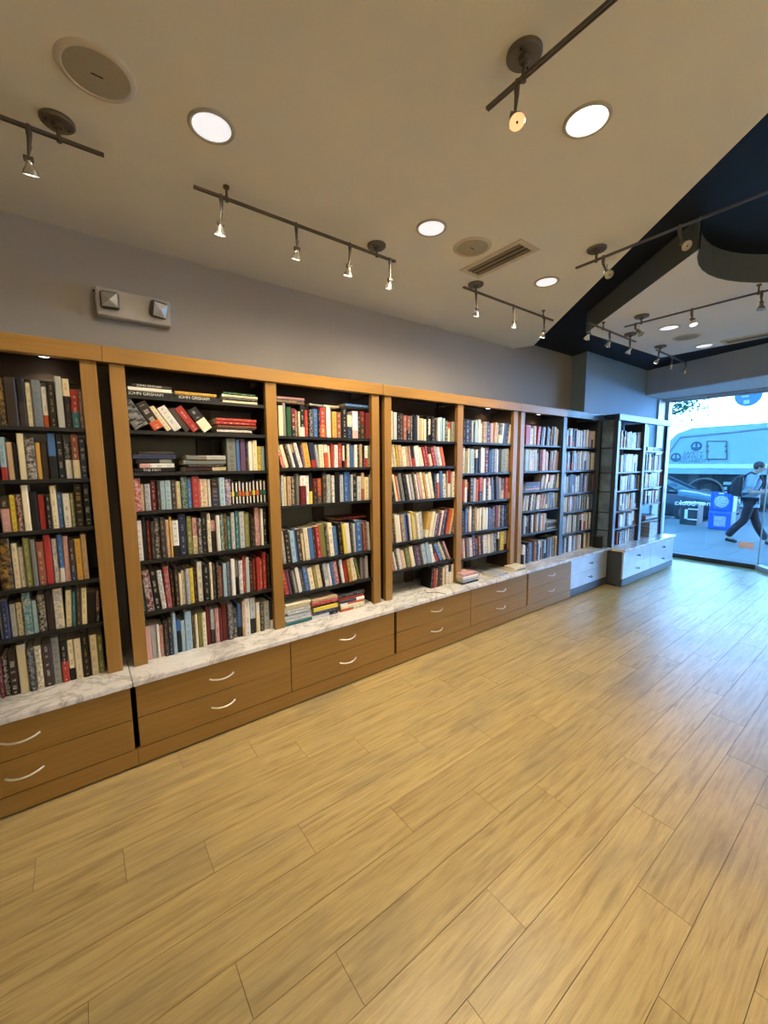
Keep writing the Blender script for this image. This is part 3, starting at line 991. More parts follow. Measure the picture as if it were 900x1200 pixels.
row('I', 2, zi[2], 757, 778, 'w2 r3 w2 e9+ w2 r3 u3', zi[1], yf=0.0)
row('I', 3, zi[3], 757, 774, 's4 w4 n2 d4 r2 w4 s3', zi[2], yf=0.0)
stack('I', 0, zi[0], 759, 766, 'k60', '', yf=0.02)
stack('I', 0, zi[0], 766, 777, 's20 w18 s16', '', yf=0.02)
stack('I', 4, zi[4], 757, 768, 'n20 w14 n24', '', yf=0.01)
row('I', 5, ZM, 761, 777, 's16 G1 u9-', zi[4], yf=-0.02)

# ---- book meshes


def book_geo(t, h, d, hard):
    """cover (U section with a slightly rounded spine) and page block, spine at y = 0, foot at z = 0"""
    b = 0.0022 if hard else 0.0008
    q = min(t * 0.22, 0.004)
    x = t / 2
    U = [(-x, d), (-x, q), (-x + q, 0.0), (x - q, 0.0), (x, q), (x, d), (x - b, d), (x - b, q + b), (-x + b, q + b), (-x + b, d)]
    n = len(U)
    V = [(px, py, 0.0) for px, py in U] + [(px, py, h) for px, py in U]
    Fs, uv = [], []
    for i in range(n):
        j = (i + 1) % n
        Fs.append((i, j, n + j, n + i))
        if i in (1, 2, 3):
            ua = {1: 0.0, 2: 0.12, 3: 0.88}[i]
            ub = {1: 0.12, 2: 0.88, 3: 1.0}[i]
            uv += [(ua, 0), (ub, 0), (ub, 1), (ua, 1)]
        else:
            uv += [(-1, 0.0), (-1, 0.0), (-1, 1.0), (-1, 1.0)]
    # end rims: three quads round the U
    for base, flip in ((0, True), (n, False)):
        for qd in ((0, 1, 8, 9), (1, 2, 3, 4), (1, 4, 7, 8), (4, 5, 6, 7)):
            f = tuple(base + i for i in (qd[::-1] if flip else qd))
            Fs.append(f)
            uv += [(-1, 1.0 if base else 0.0)] * 4
    ins = 0.0035 if hard else 0.0004
    px0, px1 = -x + b, x - b
    P = [(px0, q + b, ins), (px1, q + b, ins), (px1, d - ins, ins), (px0, d - ins, ins)]
    P = P + [(a, c, h - ins) for a, c, _ in P]
    PF = [(0, 3, 2, 1), (4, 5, 6, 7), (1, 2, 6, 5), (2, 3, 7, 6), (3, 0, 4, 7)]
    return V, Fs, uv, P, PF


def fill_attr(me, rows):
    for nm, k in (('c1', 0), ('c2', 1), ('c3', 2)):
        at = me.attributes.new(nm, 'FLOAT_COLOR', 'FACE')
        flat = []
        for r3, cnt in rows:
            flat += list(r3[k]) * cnt
        at.data.foreach_set('color', flat)


def cover_mesh(name, V, Fs, uv, rows):
    me = bpy.data.meshes.new(name)
    me.from_pydata(V, [], Fs)
    ul = me.uv_layers.new(name='UVMap')
    ul.data.foreach_set('uv', [x for p in uv for x in p])
    fill_attr(me, rows)
    me.materials.append(M_book)
    return me


ORD = ['zeroth', 'first', 'second', 'third', 'fourth', 'fifth', 'sixth', 'seventh', 'eighth', 'ninth', 'tenth', 'eleventh', 'twelfth', 'thirteenth',
       'fourteenth', 'fifteenth', 'sixteenth', 'seventeenth', 'eighteenth', 'nineteenth', 'twentieth']


def ordn(i):
    if i < len(ORD):
        return ORD[i]
    return {21: '21st', 22: '22nd', 23: '23rd', 31: '31st', 32: '32nd', 33: '33rd'}.get(i, '%dth' % i)


SECN = {'A': 'leftmost bay', 'B': 'second bay', 'C': 'third bay', 'D': 'fourth bay', 'E': 'fifth bay'}
ROWN = ['top', 'second', 'third', 'fourth', 'fifth', 'sixth', 'seventh']
for bk in BOOKS:
    ctr = bk['M'] @ Vector((0, 0, bk['h'] / 2))
    u, v, w = proj(ctr)
    bk['size'] = bk['t'] * bk['h'] / (w * w) * (1 if u > 2 else 0.2) if bk['sec'] in 'ABCDE' and bk['sec'] != 'A0' else 0
# positions within their shelf
cnt = {}
for bk in BOOKS:
    key = (bk['sec'], bk['row'], bk['kind'] == 'lying', bk['note'])
    cnt[key] = cnt.get(key, 0) + 1
    bk['ord'] = cnt[key]
for bk in BOOKS:
    bk['of'] = cnt[(bk['sec'], bk['row'], bk['kind'] == 'lying', bk['note'])]
chosen = set(sorted(range(len(BOOKS)), key=lambda i: -BOOKS[i]['size'])[:300])


def sn(bk):
    last = {'A': 5, 'B': 6, 'C': 5, 'D': 5, 'E': 5}[bk['sec']]
    return 'marble' if bk['row'] == last else ROWN[bk['row']] + ' shelf'


sV, sF, sU, sR, sP, sPF = [], [], [], [], [], []
for i, bk in enumerate(BOOKS):
    V, Fs, uv, P, PF = book_geo(bk['t'], bk['h'], bk['d'], bk['hard'])
    rows = [((bk['c1'], bk['c2'], bk['c3']), len(Fs))]
    if i in chosen:
        o = bpy.data.objects.new('book', cover_mesh('book', V, Fs, uv, rows))
        o.matrix_world = bk['M']
        col.objects.link(o)
        pm = bpy.data.meshes.new('page_block')
        pm.from_pydata(P, [], PF)
        pm.materials.append(M_page)
        p = bpy.data.objects.new('page_block', pm)
        col.objects.link(p)
        p.parent = o
        c = PAL[bk['ch']][1]
        if bk['ch2']:
            c += ' and ' + PAL[bk['ch2']][1]
        if bk['kind'] == 'lying':
            pos = 'alone' if bk['of'] == 1 else ordn(bk['ord']) + ' from the bottom'
            where = bk['note'].replace('lying alone ', '')
            if bk['of'] == 1:
                lb = '%s book lying flat %s, %s, %s' % (c, where, sn(bk), SECN[bk['sec']])
            else:
                lb = '%s book %s %s, %s, %s' % (c, pos, where, sn(bk), SECN[bk['sec']])
        else:
            lb = '%s %s book, %s from the left on the %s, %s' % (c, bk['kind'], ordn(bk['ord']), sn(bk), SECN[bk['sec']])
        lb = lb.replace('on the marble, marble', 'on the marble')
        lb = lb.replace('.0', '')
        tag(o, ' '.join(lb.split()[:16]), 'book', 'books on the shelves')
        if bk['title']:
            sz = min(bk['t'] * 0.95, 0.026)
            # letters run along the height; reader faces the spine (-y)
            Mt = Matrix(((0, -1, 0, 0), (0, 0, -1, -0.0006), (1, 0, 0, bk['h'] * 0.42), (0, 0, 0, 1)))
            me = text_mesh(bk['title'], sz)
            me.transform(Mt)
            me.materials.clear()
            me.materials.append(M_letter_w if bk['title'] != 'GIANT' else M_letter_g)
            to = bpy.data.objects.new('title', me)
            col.objects.link(to)
            to.parent = o
    else:
        n = len(sV)
        sV += [tuple(bk['M'] @ Vector(p)) for p in V]
        sF += [tuple(n + k for k in f) for f in Fs]
        sU += uv
        sR += rows
        n = len(sP)
        sP += [tuple(bk['M'] @ Vector(p)) for p in P]
        sPF += [tuple(n + k for k in f) for f in PF]
o = bpy.data.objects.new('shelved_books', cover_mesh('shelved_books', sV, sF, sU, sR))
col.objects.link(o)
tag(o, 'remaining rows of small mixed-colour books on the farther shelves', 'books', kind='stuff')
pm = bpy.data.meshes.new('page_blocks')
pm.from_pydata(sP, [], sPF)
pm.materials.append(M_page)
p = bpy.data.objects.new('page_blocks', pm)
col.objects.link(p)
p.parent = o
tag(p, kind='stuff')

# ------------------------------------------------------------------ ceiling fittings


def spot(loc, aim, energy, size, blend, soft, color=WARM):
    ld = bpy.data.lights.new('lamp', 'SPOT')
    ld.energy = energy
    ld.color = color
    ld.spot_size = R_(size)
    ld.spot_blend = blend
    ld.shadow_soft_size = soft
    o = bpy.data.objects.new('lamp', ld)
    o.location = loc
    o.rotation_euler = (Vector(aim) - Vector(loc)).to_track_quat('-Z', 'Y').to_euler()
    col.objects.link(o)
    return o


def downlight(x, y, z, label, bright=False, w=1.0, color=WARM):
    d = empty('downlight', (x, y, z))
    tag(d, label, 'ceiling light', 'recessed downlights')
    MB().lathe([(0.066, -0.0005), (0.070, -0.006), (0.078, -0.007), (0.082, -0.003), (0.082, 0.0)], (x, y, z), 32).build('trim_ring', M_ring, d, smooth=True)
    MB().lathe([(0.067, -0.004), (0.05, -0.0025), (0.0, -0.002)], (x, y, z), 32).build('lens', M_lens2 if bright else M_lens, d, smooth=True)
    if bright:
        MB().tube([(x - 0.02, y - 0.05, z - 0.005), (x + 0.01, y + 0.05, z - 0.005)], 0.002, 5).build('retaining_wire', M_gun, d)
    spot((x, y, z - 0.02), (x, y, 0), DOWN_W * w, 172, 0.6, 0.065, color)


downlight(0.4945, -0.6235, ZC, 'white downlight between the large round speaker and the long track', False, 0.3)
downlight(1.5955, -0.6325, ZC, 'white downlight left of the small speaker and the air vent')
downlight(2.6825, -0.6345, ZC, 'white downlight between the air vent and the black ceiling edge')
downlight(1.5835, -1.4615, ZC, 'brightest downlight, beside the short track at the top', True, 0.75)
downlight(4.24, -0.86, Z2, 'bright oval downlight on the far white ceiling panel, nearer of two', False, 0.09)
downlight(5.18, -0.86, Z2, 'bright oval downlight on the far white ceiling panel, farther of two', False, 0.05)
for x, y in ((-0.3, -4.6), (0.75, -3.3)):  # two unseen downlights, added as fill light for the room
    downlight(x, y, ZC, 'added fill downlight behind the photographer, %s' % ('near the opposite wall' if x < 0 else 'over the open floor'), w=0.2)


def speaker(x, y, z, label):
    d = empty('ceiling_speaker', (x, y, z))
    tag(d, label, 'speaker', 'round ceiling speakers')
    MB().lathe([(0.088, -0.004), (0.092, -0.008), (0.104, -0.006), (0.110, 0.0)], (x, y, z), 40).build('rim', M_trimw, d, smooth=True)
    MB().lathe([(0.089, -0.005), (0.05, -0.0075), (0.0, -0.008)], (x, y, z), 40).build('grille', M_grille, d, smooth=True)
    MB().box(x - 0.016, x + 0.016, y - 0.002, y + 0.002, z - 0.0095, z - 0.0075).build('badge', M_dark, d)


speaker(0.1485, -0.626, ZC, 'large round ceiling speaker near the left track')
speaker(1.919, -0.632, ZC, 'small round ceiling speaker beside the air vent')
speaker(4.69, -0.855, Z2, 'round speaker on the far white panel between two downlights')


M_slat = plain('vent_slat', (0.24, 0.21, 0.16, 1), 0.5)


def vent(x0, x1, y0, y1, z, label, nsl=3):
    d = empty('air_vent', ((x0 + x1) / 2, (y0 + y1) / 2, z))
    tag(d, label, 'vent')
    b = 0.032
    for a in ((x0, x1, y0, y0 + b), (x0, x1, y1 - b, y1), (x0, x0 + b, y0 + b, y1 - b), (x1 - b, x1, y0 + b, y1 - b)):
        MB().box(*a, z - 0.007, z).build('frame_bar', M_trimw, d, bev=0.001)
    MB().box(x0 + b, x1 - b, y0 + b, y1 - b, z - 0.0025, z - 0.0005).build('throat', M_dark, d)
    w = (x1 - x0 - 2 * b) / nsl
    for i in range(nsl):
        cxx = x0 + b + w * (i + 0.5)
        MB().prism([(cxx - w * 0.20, z - 0.003), (cxx + w * 0.06, z - 0.010), (cxx + w * 0.12, z - 0.009), (cxx - w * 0.12, z - 0.0026)], 1, y0 + b, y1 - b).build('slat', M_slat, d)


vent(2.07, 2.255, -0.852, -0.398, ZC, 'rectangular slotted air vent on the cream ceiling')
vent(5.12, 5.30, -1.75, -1.0, Z2, 'long slotted air vent at the edge of the far white panel')


def track(p0, p1, zc, label, canopies, standoffs, heads, pw=1.0):
    """heads: (point, lamp point, lit, aim)"""
    p0, p1 = Vector(p0), Vector(p1)
    t = empty('track_light', tuple((p0 + p1) / 2))
    tag(t, label, 'track light', 'ceiling track lights')
    d = (p1 - p0).normalized()
    s = Vector((-d.y, d.x, 0)) * 0.0045
    mb = MB()
    for k in (-1, 1):
        a, b = p0 + s * k, p1 + s * k
        w = Vector((-d.y, d.x, 0)) * 0.0024
        h = Vector((0, 0, 0.0052))
        V = [a - w - h, a + w - h, a + w + h, a - w + h, b - w - h, b + w - h, b + w + h, b - w + h]
        mb.add(V, [(0, 1, 2, 3), (4, 7, 6, 5), (0, 4, 5, 1), (1, 5, 6, 2), (2, 6, 7, 3), (3, 7, 4, 0)])
    mid = [p0 + Vector((0, 0, 0)), p1]
    mb.tube(mid, 0.003, 6)
    mb.build('rail', M_gun, t)
    for c in canopies:
        c = Vector(c)
        rz = p0.z
        cn = MB().lathe([(0.0, -0.016), (0.048, -0.014), (0.053, -0.009), (0.053, 0.0)], (c.x, c.y, zc), 28).build('canopy', M_canopy, t, smooth=True)
        MB().lathe([(0.018, -0.015), (0.016, -0.026), (0.009, -0.030)], (c.x, c.y, zc), 14).build('collar', M_gun, cn, smooth=True)
        MB().tube([(c.x, c.y, zc - 0.026), (c.x, c.y, rz - 0.012)], [0.006, 0.0085], 10).build('hanger', M_gun, t, smooth=True)
        for k in (-1, 1):
            MB().tube([(c.x + 0.033 * k, c.y + 0.012 * k, zc - 0.0165), (c.x + 0.033 * k, c.y + 0.012 * k, zc - 0.014)], 0.0045, 8).build('screw', M_dark, cn)
    for c in standoffs:
        c = Vector(c)
        MB().lathe([(0.014, 0.0), (0.014, -0.008), (0.006, -0.012), (0.005, -0.03), (0.0085, p0.z - zc), (0.0085, p0.z - zc - 0.012), (0.0, p0.z - zc - 0.013)], (c.x, c.y, zc), 12).build('standoff', M_gun, t, smooth=True)
    for hp_, lp, lit, aim in heads:
        hp_, lp = Vector(hp_), Vector(lp)
        aim = Vector(aim)
        j = Vector((lp.x, lp.y, lp.z + 0.036))
        st = MB().tube([(hp_.x, hp_.y, p0.z + 0.010), (hp_.x, hp_.y, p0.z - 0.012), (hp_.x, hp_.y, p0.z - 0.035), tuple(j)], [0.006, 0.0095, 0.0075, 0.0035], 10).build('stem', M_gun, t, smooth=True)
        ax = (aim - j).normalized()
        sd = Vector((-ax.y, ax.x, 0))
        sd = sd.normalized() if sd.length > 0.05 else Vector((1, 0, 0))
        jt = MB().tube([tuple(j - sd * 0.014), tuple(j + sd * 0.014)], 0.010, 12).build('knuckle', M_gun, t, smooth=True)
        MB().tube([tuple(j), tuple(j + Vector((0.012, 0, 0.045)))], [0.0022, 0.0015], 6).build('lever', M_gun, jt)
        hd = MB().lathe([(0.009, 0.0), (0.010, 0.012), (0.013, 0.020), (0.021, 0.034), (0.0245, 0.044), (0.0235, 0.046)], j, 20, axis=ax).build('lamp_head', M_reflector, t, smooth=True)
        m = {2: M_bulbo, 1: M_bulb, 0: M_bulboff}[lit]
        MB().lathe([(0.0235, 0.0445), (0.012, 0.047), (0.0, 0.048)], j, 20, axis=ax).build('lens', m, hd, smooth=True)
        MB().lathe([(0.004, 0.0475), (0.003, 0.051), (0.0, 0.0515)], j, 8, axis=ax).build('lamp_tip', M_dark, hd)
        if lit:
            spot(tuple(j + ax * 0.056), tuple(aim), TRACK_W * pw, 75, 0.9, 0.022)


YT = -0.325
RZ = 2.735


def hd(x, lit, y=YT, rz=RZ, lx=0.0, aim=None, lz=None):
    return ((x, y, rz), (x + lx, y, lz or rz - 0.148), lit, aim or (x + lx + 0.05, 0.17, 1.35))


track((-0.75, YT, 2.727), (0.176, YT, 2.727), ZC, 'ceiling track running out of the left picture edge with two lamps', [(0.042, YT, 0)], [(-0.62, YT, 0)],
      [hd(-0.042, 1, lx=-0.008, aim=(0.0, 0.2, 1.55)), hd(-0.5, 1)], 0.35)
track((0.493, YT, RZ), (1.596, YT, RZ), ZC, 'long ceiling track with four lamps above the second bookcase', [(1.461, YT, 0)], [(0.631, YT, 0)],
      [hd(0.606, 1, lx=-0.008, aim=(0.60, 0.16, 1.30)), hd(0.966, 1, aim=(0.98, 0.17, 1.5)), hd(1.281, 1, lx=-0.009, aim=(1.30, 0.17, 1.15)), hd(1.557, 1, aim=(1.58, 0.2, 1.6))])
track((2.187, YT, RZ), (3.293, YT, RZ), ZC, 'ceiling track with three lamps just beyond the air vent', [(2.3135, YT, 0)], [(3.148, YT, 0)],
      [hd(2.318, 1, lx=0.015, aim=(2.42, 0.19, 1.5)), hd(2.749, 1, lx=0.017, aim=(2.95, 0.19, 1.4)), hd(3.164, 1, aim=(3.20, 0.17, 1.2))])
track((1.185, -1.331, 2.721), (1.185, -3.0, 2.721), ZC, 'ceiling track at the top edge with one orange glowing lamp', [(1.185, -1.4695, 0)], [(1.185, -2.8, 0)],
      [((1.185, -1.446, 2.721), (1.185, -1.441, 2.598), 2, (0.95, -1.75, 2.05)), ((1.185, -2.3, 2.721), (1.185, -2.3, 2.598), 1, (1.6, -1.9, 0))])
track((2.52, -0.93, 2.723), (2.52, -2.9, 2.723), ZC, 'ceiling track crossing below the black ceiling strip', [(2.519, -1.0515, 0)], [],
      [((2.52, -1.091, 2.723), (2.52, -1.112, 2.602), 0, (2.25, -1.5, 2.2)), ((2.52, -1.466, 2.723), (2.52, -1.481, 2.604), 0, (2.25, -1.85, 2.25)), ((2.52, -2.3, 2.723), (2.52, -2.3, 2.604), 1, (2.2, -1.4, 0))])
Z2R = 2.662
track((3.72, -0.714, Z2R), (3.72, -1.70, Z2R), Z2, 'long ceiling track under the far white panel below the scalloped edge', [(3.72, -0.839, 0)], [(3.72, -1.545, 0)],
      [((3.72, -0.797, Z2R), (3.72, -0.822, 2.568), 0, (3.6, -1.1, 2.2)), ((3.72, -1.177, Z2R), (3.72, -1.185, 2.557), 1, (3.5, -1.5, 1.4)), ((3.72, -1.562, Z2R), (3.72, -1.566, 2.559), 0, (3.72, -1.55, 1.4))], 0.3)
track((3.375, -0.587, Z2R), (4.261, -0.587, Z2R), Z2, 'ceiling track with three lamps at the near corner of the white panel', [(4.143, -0.587, 0)], [(3.62, -0.587, 0)],
      [((3.412, -0.587, Z2R), (3.39, -0.587, 2.545), 1, (3.5, 0.15, 1.3)), ((3.74, -0.587, Z2R), (3.75, -0.587, 2.545), 1, (3.85, 0.15, 1.3)), ((4.141, -0.587, Z2R), (4.15, -0.587, 2.548), 1, (4.3, 0.15, 1.3))], 0.25)
track((4.729, -0.592, Z2R), (5.593, -0.592, Z2R - 0.012), Z2, 'short far ceiling track with three lamps near the header', [(4.829, -0.592, 0)], [],
      [((4.80, -0.592, Z2R), (4.79, -0.592, 2.548), 1, (4.8, 0.15, 1.3)), ((5.16, -0.592, Z2R), (5.15, -0.592, 2.541), 0, (5.4, 0.0, 1.2)), ((5.57, -0.592, Z2R - 0.012), (5.58, -0.592, 2.546), 0, (5.75, 0.0, 1.2))], 0.3)

# unseen globe pendants, added behind the camera to brighten ceiling and walls
M_globe = emis('fill_globe', (1.0, 0.84, 0.58, 1), 3.0)
for k, (x, y) in enumerate(((0.8, -4.4), (1.8, -3.9), (2.1, -5.2), (0.8, -5.5))):
    zt_ = ZC if x < 0.2 + 0 else ZB
    g = empty('fill_pendant', (x, y, 2.0))
    tag(g, ['added globe fill lamp behind the photographer', 'added globe fill lamp nearest the scalloped ceiling edge', 'added globe fill lamp nearest the shop door', 'added globe fill lamp nearest the opposite wall'][k], 'pendant lamp', 'added globe fill lamps')
    prof = [(0.13 * math.sin(math.pi * i / 12), 2.05 - 0.13 * math.cos(math.pi * i / 12)) for i in range(13)]
    MB().lathe(prof, (x, y, 0), 24).build('globe', M_globe, g, smooth=True)
    MB().tube([(x, y, 2.18), (x, y, 2.70)], 0.006, 6).build('cord', M_gun, g)
    ld = bpy.data.lights.new('fill_pendant', 'POINT')
    ld.energy = FILL_W
    ld.color = WARM
    ld.shadow_soft_size = 0.14
    lo = bpy.data.objects.new('fill_pendant_light', ld)
    lo.location = (x, y, 2.05)
    col.objects.link(lo)
    bpy.data.objects[g.name].children[0].visible_shadow = True

# emergency light on the wall
el = empty('emergency_light', (0.33, 0.465, 2.355))
tag(el, 'beige twin-head emergency light box on the wall above the bookcases', 'emergency light')
M_em = plain('beige_housing', (0.50, 0.46, 0.40, 1), 0.45)
M_emlens = plain('grey_lens', (0.40, 0.385, 0.36, 1), 0.3, 0.1, 0.5)
MB().box(0.152, 0.512, 0.43, 0.498, 2.362, 2.508).build('housing', M_em, el, bev=0.006)
for x, rz, rx in ((0.213, -0.15, 0.05), (0.447, 0.35, 0.3)):
    M = Matrix.Translation((x, 0.405, 2.437)) @ Matrix.Rotation(rz, 4, 'Z') @ Matrix.Rotation(rx, 4, 'X')
    mb = MB().box(-0.043, 0.043, -0.014, 0.022, -0.043, 0.043)
    mb.xf(M)
    lh = mb.build('lamp_head', M_gun, el, bev=0.008)
    mb = MB().add([(-0.036, -0.0145, -0.036), (0.036, -0.0145, -0.036), (0.036, -0.0145, 0.036), (-0.036, -0.0145, 0.036), (0, -0.022, 0)], [(0, 1, 4), (1, 2, 4), (2, 3, 4), (3, 0, 4)])
    mb.xf(M)
    mb.build('lens', M_emlens, lh)
MB().lathe([(0.0, 0.008), (0.006, 0.008), (0.006, 0.0)], (0.152, 0.46, 2.49), 8, axis=(-1, 0, 0)).build('test_button', M_dark, el)

# unseen storeys above the shop, put in tall enough to shade the street
struct('wall_upper', MB().box(XL - 0.12, 7.80, -14, 14, 3.02, 14.0), M_wall2)

# ------------------------------------------------------------------ the street
ZW, ZR = -0.17, -0.32
M_walk = painted('concrete_paving', (0.145, 0.14, 0.135, 1))
M_road = painted('asphalt', (0.10, 0.10, 0.105, 1))
swk = struct('sidewalk', MB().box(7.80, 14.3, -30, 30, ZW - 0.3, ZW - 0.004), plain('paving_joint', (0.16, 0.16, 0.15, 1), 0.9))
pm_ = None
for i in range(5):
    for k in range(-3, 4):
        x0 = 7.80 + i * 1.3
        if pm_ is None:
            pm_ = MB().box(0.006, 1.294, 0.006, 1.494, -0.004, 0).mesh('paving_slab', M_walk)
        o = bpy.data.objects.new('paving_slab', pm_)
        o.location = (x0, k * 1.5 - 0.3, ZW)
        col.objects.link(o)
        o.parent = swk
struct('road', MB().box(14.3, 26, -30, 30, ZR - 0.2, ZR), M_road)
struct('threshold', MB().box(6.9, 7.80, YR, 0.6, ZW - 0.2, -0.0036), M_walk)
struct('far_sidewalk', MB().box(26, 29, -30, 30, ZR - 0.2, ZW), M_walk)


def at20(y17, z17, X=20.0):
    k = X / 17.0
    return (-2.3137 + (y17 + 2.3137) * k, 1.55 + (z17 - 1.55) * k)


M_truck = plain('white_truck_paint', (0.33, 0.43, 0.40, 1), 0.45, 0, 0.4, 0.05, 2)
M_truck2 = plain('white_stripe_paint', (0.85, 0.85, 0.85, 1), 0.4, 0, 0.4, 0.03, 2)
M_tyre = plain('tyre_rubber', (0.02, 0.02, 0.022, 1), 0.8)
M_chassis = plain('dark_chassis', (0.025, 0.028, 0.032, 1), 0.6)
TX = 20.0
tr = empty('garbage_truck', (TX + 1.2, 1.5, ZR))
tag(tr, 'white garbage truck on the street behind the parked car', 'truck')
yz = lambda u, v: tuple(bp(u, v, 0, TX)[1:])
yl = yz(770, 520)[0]
yr = yz(985, 520)[0]
zt, zs1, zs0, zrb = yz(830, 500)[1], yz(830, 544)[1], yz(830, 549)[1], yz(830, 555.5)[1]
A0, A1 = yz(797, 511), yz(783, 531)
body = [(yl, zs1), (A1[0] + 0.5, A1[1]), (A0[0] + 0.12, A0[1] + 0.12), (yz(812, 500)[0], zt), (yr, zt + 0.03), (yr, zs1)]
MB().prism(body, 0, TX, TX + 2.4).build('body', M_truck, tr, bev=0.02)
p1_, p2_, p3_ = yz(797, 512), yz(860, 506), yz(915, 499)
MB().tube([(TX - 0.02, A1[0], A1[1]), (TX - 0.02, *p1_), (TX - 0.02, *p2_), (TX - 0.02, *p3_)], 0.045, 6).build('ridge', plain('truck_ridge_shade', (0.30, 0.32, 0.33, 1), 0.5), tr)
MB().box(TX - 0.05, TX + 2.4, yr, yl, zs0, zs1).build('stripe', M_truck2, tr, bev=0.02)
MB().box(TX - 0.02, TX + 2.4, yr, yl, zrb, zs0).build('lower_rail', M_truck, tr)
h0, h1 = yz(829, 517.5), yz(852, 537.5)
MB().box(TX - 0.03, TX, h1[0], h0[0], h1[1], h0[1]).build('hatch', M_truck, tr, bev=0.008)
for a, b in (((829, 517), (852, 517)), ((852, 517), (852, 538)), ((852, 538), (829, 538)), ((829, 538), (829, 517))):
    MB().tube([(TX - 0.035, *yz(*a)), (TX - 0.035, *yz(*b))], 0.022, 6).build('hatch_edge', M_gun, tr)
for u in (829.5, 851.5):
    for v in (523, 529):
        c = yz(u, v)
        MB().box(TX - 0.07, TX - 0.03, c[0] - 0.04, c[0] + 0.04, c[1] - 0.04, c[1] + 0.04).build('hinge', M_gun, tr)
MB().box(TX + 0.25, TX + 2.3, yr, yl, 0.35, zrb).build('chassis', M_chassis, tr)
for u in (826, 893, 915):
    c = yz(u, 580)
    rr = 0.52
    w = MB().lathe([(0.0, -0.02), (rr * 0.55, -0.02), (rr * 0.62, 0.0), (rr * 0.97, 0.0), (rr, 0.03), (rr, 0.30), (rr * 0.6, 0.34)], (TX + 0.02, c[0], ZR + rr), 28, axis=(1, 0, 0)).build('wheel', M_tyre, tr, smooth=True)
    MB().lathe([(0.0, -0.05), (0.14, -0.04), (0.27, -0.022)], (TX + 0.02, c[0], ZR + rr), 20, axis=(1, 0, 0)).build('hub', M_gun, w, smooth=True)
c = yz(826, 572)
arc = [(TX - 0.01, c[0] + 0.62 * math.cos(t), ZR + 0.56 + 0.62 * math.sin(t)) for t in [math.pi * k / 10 for k in range(11)]]
MB().tube(arc, 0.04, 6).build('mudguard', M_gun, tr)
for v in (565, 571):
    c0, c1 = yz(848, v), yz(868, v)
    MB().box(TX - 0.02, TX + 0.25, c1[0], c0[0], c0[1] - 0.10, c0[1]).build('step', M_truck, tr)
M_tlet = plain('truck_lettering', (0.05, 0.09, 0.14, 1), 0.5)
for body_, u, v, s in (('SAFETY', 812, 531.5, 0.20), ('SERVICE', 811, 536, 0.20), ('RELIABILITY', 814, 540.5, 0.20)):
    c = yz(u, v)
    # read from the shop (-x side): right of the reader is -y
    M = Matrix(((0, 0, -1, TX - 0.006), (-1, 0.0, 0, c[0]), (0, 1, 0, c[1]), (0, 0, 0, 1))) @ Matrix(((1, 0.25, 0, 0), (0, 1, 0, 0), (0, 0, 1, 0), (0, 0, 0, 1)))
    add_text(body_, s, M, M_tlet, tr)
for u, v in ((816, 523), (792, 536)):
    c = yz(u, v)
    MB().lathe([(0.125, 0.0), (0.135, 0.012), (0.185, 0.012), (0.19, 0.0)], (TX, *c), 24, axis=(-1, 0, 0)).build('emblem', M_tlet, tr)
    MB().box(TX - 0.012, TX, c[0] - 0.03, c[0] + 0.03, c[1] - 0.15, c[1] + 0.15).build('emblem_bar', M_tlet, tr)
    MB().prism([(c[0] - 0.17, c[1] - 0.02), (c[0], c[1] - 0.14), (c[0] + 0.17, c[1] - 0.02), (c[0], c[1] - 0.05)], 0, TX - 0.011, TX).build('emblem_wing', M_tlet, tr)

# parked car, nose to the picture's right
M_car = plain('dark_blue_car_paint', (0.03, 0.045, 0.07, 1), 0.2, 0.2, 0.6, 0.02)
M_carglass = plain('car_window', (0.05, 0.07, 0.08, 1), 0.05, 0.2, 0.9, 0.02)
car = empty('parked_car', (15.5, 3.0, ZR))
tag(car, 'dark parked car at the kerb behind the newspaper box', 'car')


def loft(secs, mat, name, parent, smooth=True):
    mb = MB()
    V, Fs = [], []
    n = len(secs[0])
    for s_ in secs:
        V += s_
    for i in range(len(secs) - 1):
        for k in range(n - 1):
            Fs.append((i * n + k, i * n + k + 1, (i + 1) * n + k + 1, (i + 1) * n + k))
    Fs.append(tuple(range(n)))
    Fs.append(tuple((len(secs) - 1) * n + k for k in range(n)))
    mb.add(V, Fs)
    return mb.build(name, mat, parent, smooth=smooth)


CY = 0.95   # nose
secs = []
for y, hw, zl, zsd, ztop in ((0.0, 0.62, 0.30, 0.52, 0.60), (0.06, 0.76, 0.22, 0.60, 0.70), (0.25, 0.86, 0.18, 0.68, 0.80), (0.8, 0.90, 0.18, 0.78, 0.92), (1.35, 0.91, 0.18, 0.86, 1.00),
                             (2.4, 0.92, 0.18, 0.90, 1.02), (3.6, 0.92, 0.18, 0.93, 1.04), (4.3, 0.88, 0.22, 0.92, 1.04), (4.6, 0.80, 0.30, 0.85, 0.95)):
    z = ZR
    secs.append([(15.5 - hw * 0.9, CY + y, z + zl), (15.5 - hw, CY + y, z + zl + 0.12), (15.5 - hw, CY + y, z + zsd - 0.15), (15.5 - hw * 0.95, CY + y, z + zsd), (15.5 - hw * 0.72, CY + y, z + ztop - 0.02),
                 (15.5, CY + y, z + ztop), (15.5 + hw * 0.72, CY + y, z + ztop - 0.02), (15.5 + hw * 0.95, CY + y, z + zsd), (15.5 + hw, CY + y, z + zsd - 0.15), (15.5 + hw, CY + y, z + zl + 0.12), (15.5 + hw * 0.9, CY + y, z + zl)])
loft(secs, M_car, 'body', car)
secs = []
